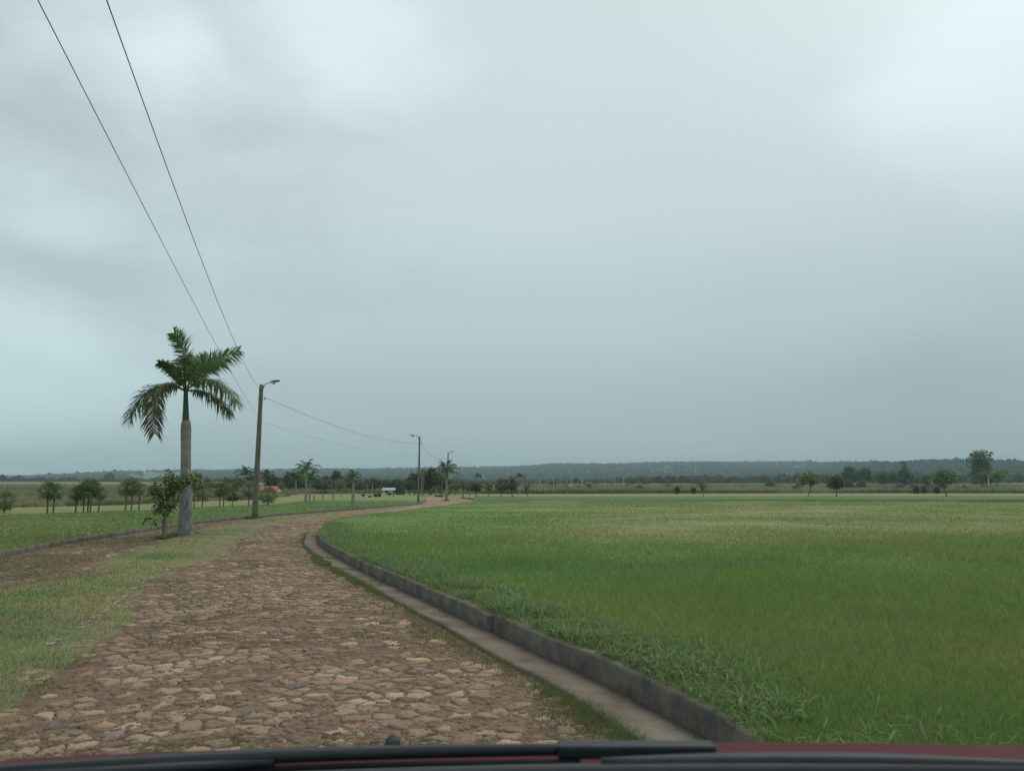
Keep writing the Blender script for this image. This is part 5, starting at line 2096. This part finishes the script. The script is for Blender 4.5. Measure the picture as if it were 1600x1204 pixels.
# ------------------------------------------------------------------ the car the view is taken from: its nose
def car_front():
    XC = .25
    root = thing("car", "front of a red car with black wipers below the view", "car", (XC, 0, 0))
    random.seed(3)
    # bonnet surface: y from 0.93 (rear edge) over the crest at 1.07 to the nose at 1.9
    ys = [.94, .955, .97, .99, 1.02, 1.06, 1.10, 1.16, 1.25, 1.4, 1.6, 1.8, 1.9, 1.94]
    zs = [1.268, 1.271, 1.272, 1.271, 1.267, 1.261, 1.245, 1.216, 1.175, 1.11, 1.02, .92, .85, .76]
    xs = np.concatenate([np.linspace(-1.03, -.955, 4), np.linspace(-.92, .92, 37), np.linspace(.955, 1.03, 4)])
    V, Q = [], []
    for y_, z_ in zip(ys, zs):
        for x_ in xs:
            drop = .024 * x_ * x_ + .35 * max(0, abs(x_) - .92) ** 1.3
            wd = 1 - .06 * max(0, (y_ - 1.2)) ** 2
            V.append((x_ * wd, y_ - .03 * x_ * x_ * max(0, y_ - 1.0), z_ - drop))
    n = len(xs)
    for j in range(len(ys) - 1):
        for i in range(n - 1):
            Q.append((j * n + i, j * n + i + 1, (j + 1) * n + i + 1, (j + 1) * n + i))
    b = MB()
    b.add(V, Q)
    bo = b.build("bonnet", M_redpaint, root)
    sm = bo.modifiers.new("thick", 'SOLIDIFY')
    sm.thickness = .012
    sm.offset = -1
    # wings and nose below the bonnet
    for sg in (-1, 1):
        w_ = MB()
        yy = [.1, .5, .9, 1.2, 1.5, 1.75, 1.9]
        zt_ = [1.16, 1.2, 1.22, 1.15, 1.04, .92, .82]
        vs_, fs_ = [], []
        for y_, z_ in zip(yy, zt_):
            arch = .68 if 1.0 < y_ < 1.6 else .32
            vs_ += [(sg * 1.015, y_, z_), (sg * 1.05, y_, z_ - .12), (sg * 1.055, y_, (z_ + arch) / 2), (sg * 1.045, y_, arch)]
        for j in range(len(yy) - 1):
            for i in range(3):
                fs_.append((j * 4 + i, j * 4 + i + 1, (j + 1) * 4 + i + 1, (j + 1) * 4 + i))
        w_.add(vs_, fs_)
        wo = w_.build("wing", M_redpaint, root)
        s2 = wo.modifiers.new("thick", 'SOLIDIFY')
        s2.thickness = .01
        hl = MB()
        hl.tube([(sg * .66, 1.88, .72), (sg * .66, 1.93, .72), (sg * .66, 1.96, .72)], [.14, .13, .08], 18)
        hl.build("headlight", M_lens, root)
        wh = thing("wheel", "", "")
        for k_ in ("label", "category"):
            if k_ in wh:
                del wh[k_]
        wh.parent = root
        wh.location = (sg * .90, 1.28, .31)
        ty = MB()
        ty.tube([(-.09, 0, 0), (-.085, 0, 0), (-.06, 0, 0), (.06, 0, 0), (.085, 0, 0), (.09, 0, 0)], [.2, .28, .31, .31, .28, .2], 28)
        ty.build("tyre", M_rubber, wh)
        rm_ = MB()
        rm_.tube([(sg * .085, 0, 0), (sg * .095, 0, 0), (sg * .10, 0, 0)], [.2, .185, .05], 20)
        rm_.build("rim", M_chrome, wh)
    nb2 = MB()
    nb2.box((-.98, 1.86, .30), (.98, 2.02, .60))
    bo2 = nb2.build("bumper", M_redpaint, root, smooth=False)
    bv = bo2.modifiers.new("round", 'BEVEL')
    bv.width = .05
    bv.segments = 4
    gr = MB()
    for i in range(5):
        gr.box((-.48, 1.885, .63 + i * .03), (.48, 1.91, .648 + i * .03))
    gr.build("grille", M_black, root, smooth=False)
    # cowl between bonnet and windscreen
    cw = MB()
    vs_, fs_ = [], []
    ysc = [.62, .70, .80, .90, .935]
    zsc = [1.385, 1.358, 1.324, 1.291, 1.262]
    xx = np.linspace(-.98, .98, 25)
    for y_, z_ in zip(ysc, zsc):
        for x_ in xx:
            vs_.append((x_, y_ - .05 * x_ * x_, z_ - .024 * x_ * x_))
    for j in range(4):
        for i in range(24):
            fs_.append((j * 25 + i, j * 25 + i + 1, (j + 1) * 25 + i + 1, (j + 1) * 25 + i))
    cw.add(vs_, fs_)
    co_ = cw.build("cowl", M_black, root)
    s3 = co_.modifiers.new("thick", 'SOLIDIFY')
    s3.thickness = .01
    s3.offset = -1

    def P(u, v, Y_):
        q_ = at(u, v, Y_)
        return (q_.x - XC, q_.y, q_.z)
    # washer nozzle standing on the bonnet
    nz_ = MB()
    x0, y0, z0 = P(613, 1163, 1.05)
    z0 = 1.261 - .024 * x0 * x0
    nz_.tube([(x0, y0, z0 - .01), (x0, y0, z0 + .004), (x0, y0, z0 + .010), (x0, y0 - .002, z0 + .013)], [.0125, .0115, .010, .006], 12)
    nz_.build("washer_nozzle", M_black, root)

    # wipers: arm, blade bridge, rubber
    def wiper(pa, pb, pivot):
        A, B, Pv = Vector(P(*pa)), Vector(P(*pb)), Vector(P(*pivot))
        m_ = MB()
        N_ = 16
        pts = [A.lerp(B, i / N_) + Vector((0, 0, .006 * math.sin(math.pi * i / N_))) for i in range(N_ + 1)]
        vs2, fs2 = [], []
        for i, p_ in enumerate(pts):
            w2 = .011 * (.5 + .55 * math.sin(math.pi * min(1, max(.0, i / N_)) ** .8))
            for dx_, dz_ in ((-w2, -.004), (w2, -.004), (w2 * .6, .007), (-w2 * .6, .007)):
                vs2.append((p_.x, p_.y + dx_, p_.z + dz_))
        for i in range(N_):
            for k_ in range(4):
                fs2.append((i * 4 + k_, i * 4 + (k_ + 1) % 4, (i + 1) * 4 + (k_ + 1) % 4, (i + 1) * 4 + k_))
        fs2 += [(3, 2, 1, 0), tuple(N_ * 4 + k_ for k_ in range(4))]
        m_.add(vs2, fs2)
        wo = m_.build("wiper", M_black, root)
        ar = MB()
        mid = pts[N_ // 2] + Vector((0, -.006, -.004))
        ar.tube([Pv, Pv.lerp(mid, .45) + Vector((0, -.004, -.002)), mid], [.013, .009, .006], 8)
        ar.lathe([(.022, Pv.z - .02), (.022, Pv.z + .004), (.014, Pv.z + .012)], 12, (Pv.x, Pv.y))
        ar.build("wiper_arm", M_black, wo)
        rb = MB()
        rb.tube([p_ + Vector((0, -.008, -.010)) for p_ in pts], [.0035] * (N_ + 1), 5)
        rb.build("wiper_rubber", M_rubber, wo)
    wiper((-60, 1210, .90), (905, 1171, .93), (-420, 1236, .86))
    wiper((940, 1196, .80), (1640, 1202, .78), (1960, 1222, .75))
    # plastic knuckle that joins blade and arm
    kn = MB()
    a_ = Vector(P(992, 1170, .93))
    kn.box((a_.x - .092, a_.y - .012, a_.z - .008), (a_.x + .094, a_.y + .012, a_.z + .0075))
    ko = kn.build("wiper_joint", M_black, root, smooth=False)
    kb = ko.modifiers.new("round", 'BEVEL')
    kb.width = .004
    kb.segments = 3


car_front()

# ------------------------------------------------------------------ rain haze in the air
mh = bpy.data.materials.new("haze")
mh.use_nodes = True
t = mh.node_tree
t.nodes.clear()
oo = t.nodes.new("ShaderNodeOutputMaterial")
pv = t.nodes.new("ShaderNodeVolumePrincipled")
pv.inputs["Color"].default_value = (.62, .80, .86, 1)
pv.inputs["Density"].default_value = 0.00027
pv.inputs["Anisotropy"].default_value = 0.0
t.links.new(pv.outputs[0], oo.inputs["Volume"])
mb = MB()
ztop = max(float(Z.max()), 90) + 40
zlow = float(Z.min()) - 1.0
mb.box((-4500, -4500, zlow), (4500, 4500, ztop))
hz = mb.build("haze", mh, smooth=False)
tag(hz, "pale rain haze in the air over the plain", kind="stuff")
print("stones", len(ks), "zlow", zlow, "ztop", ztop)
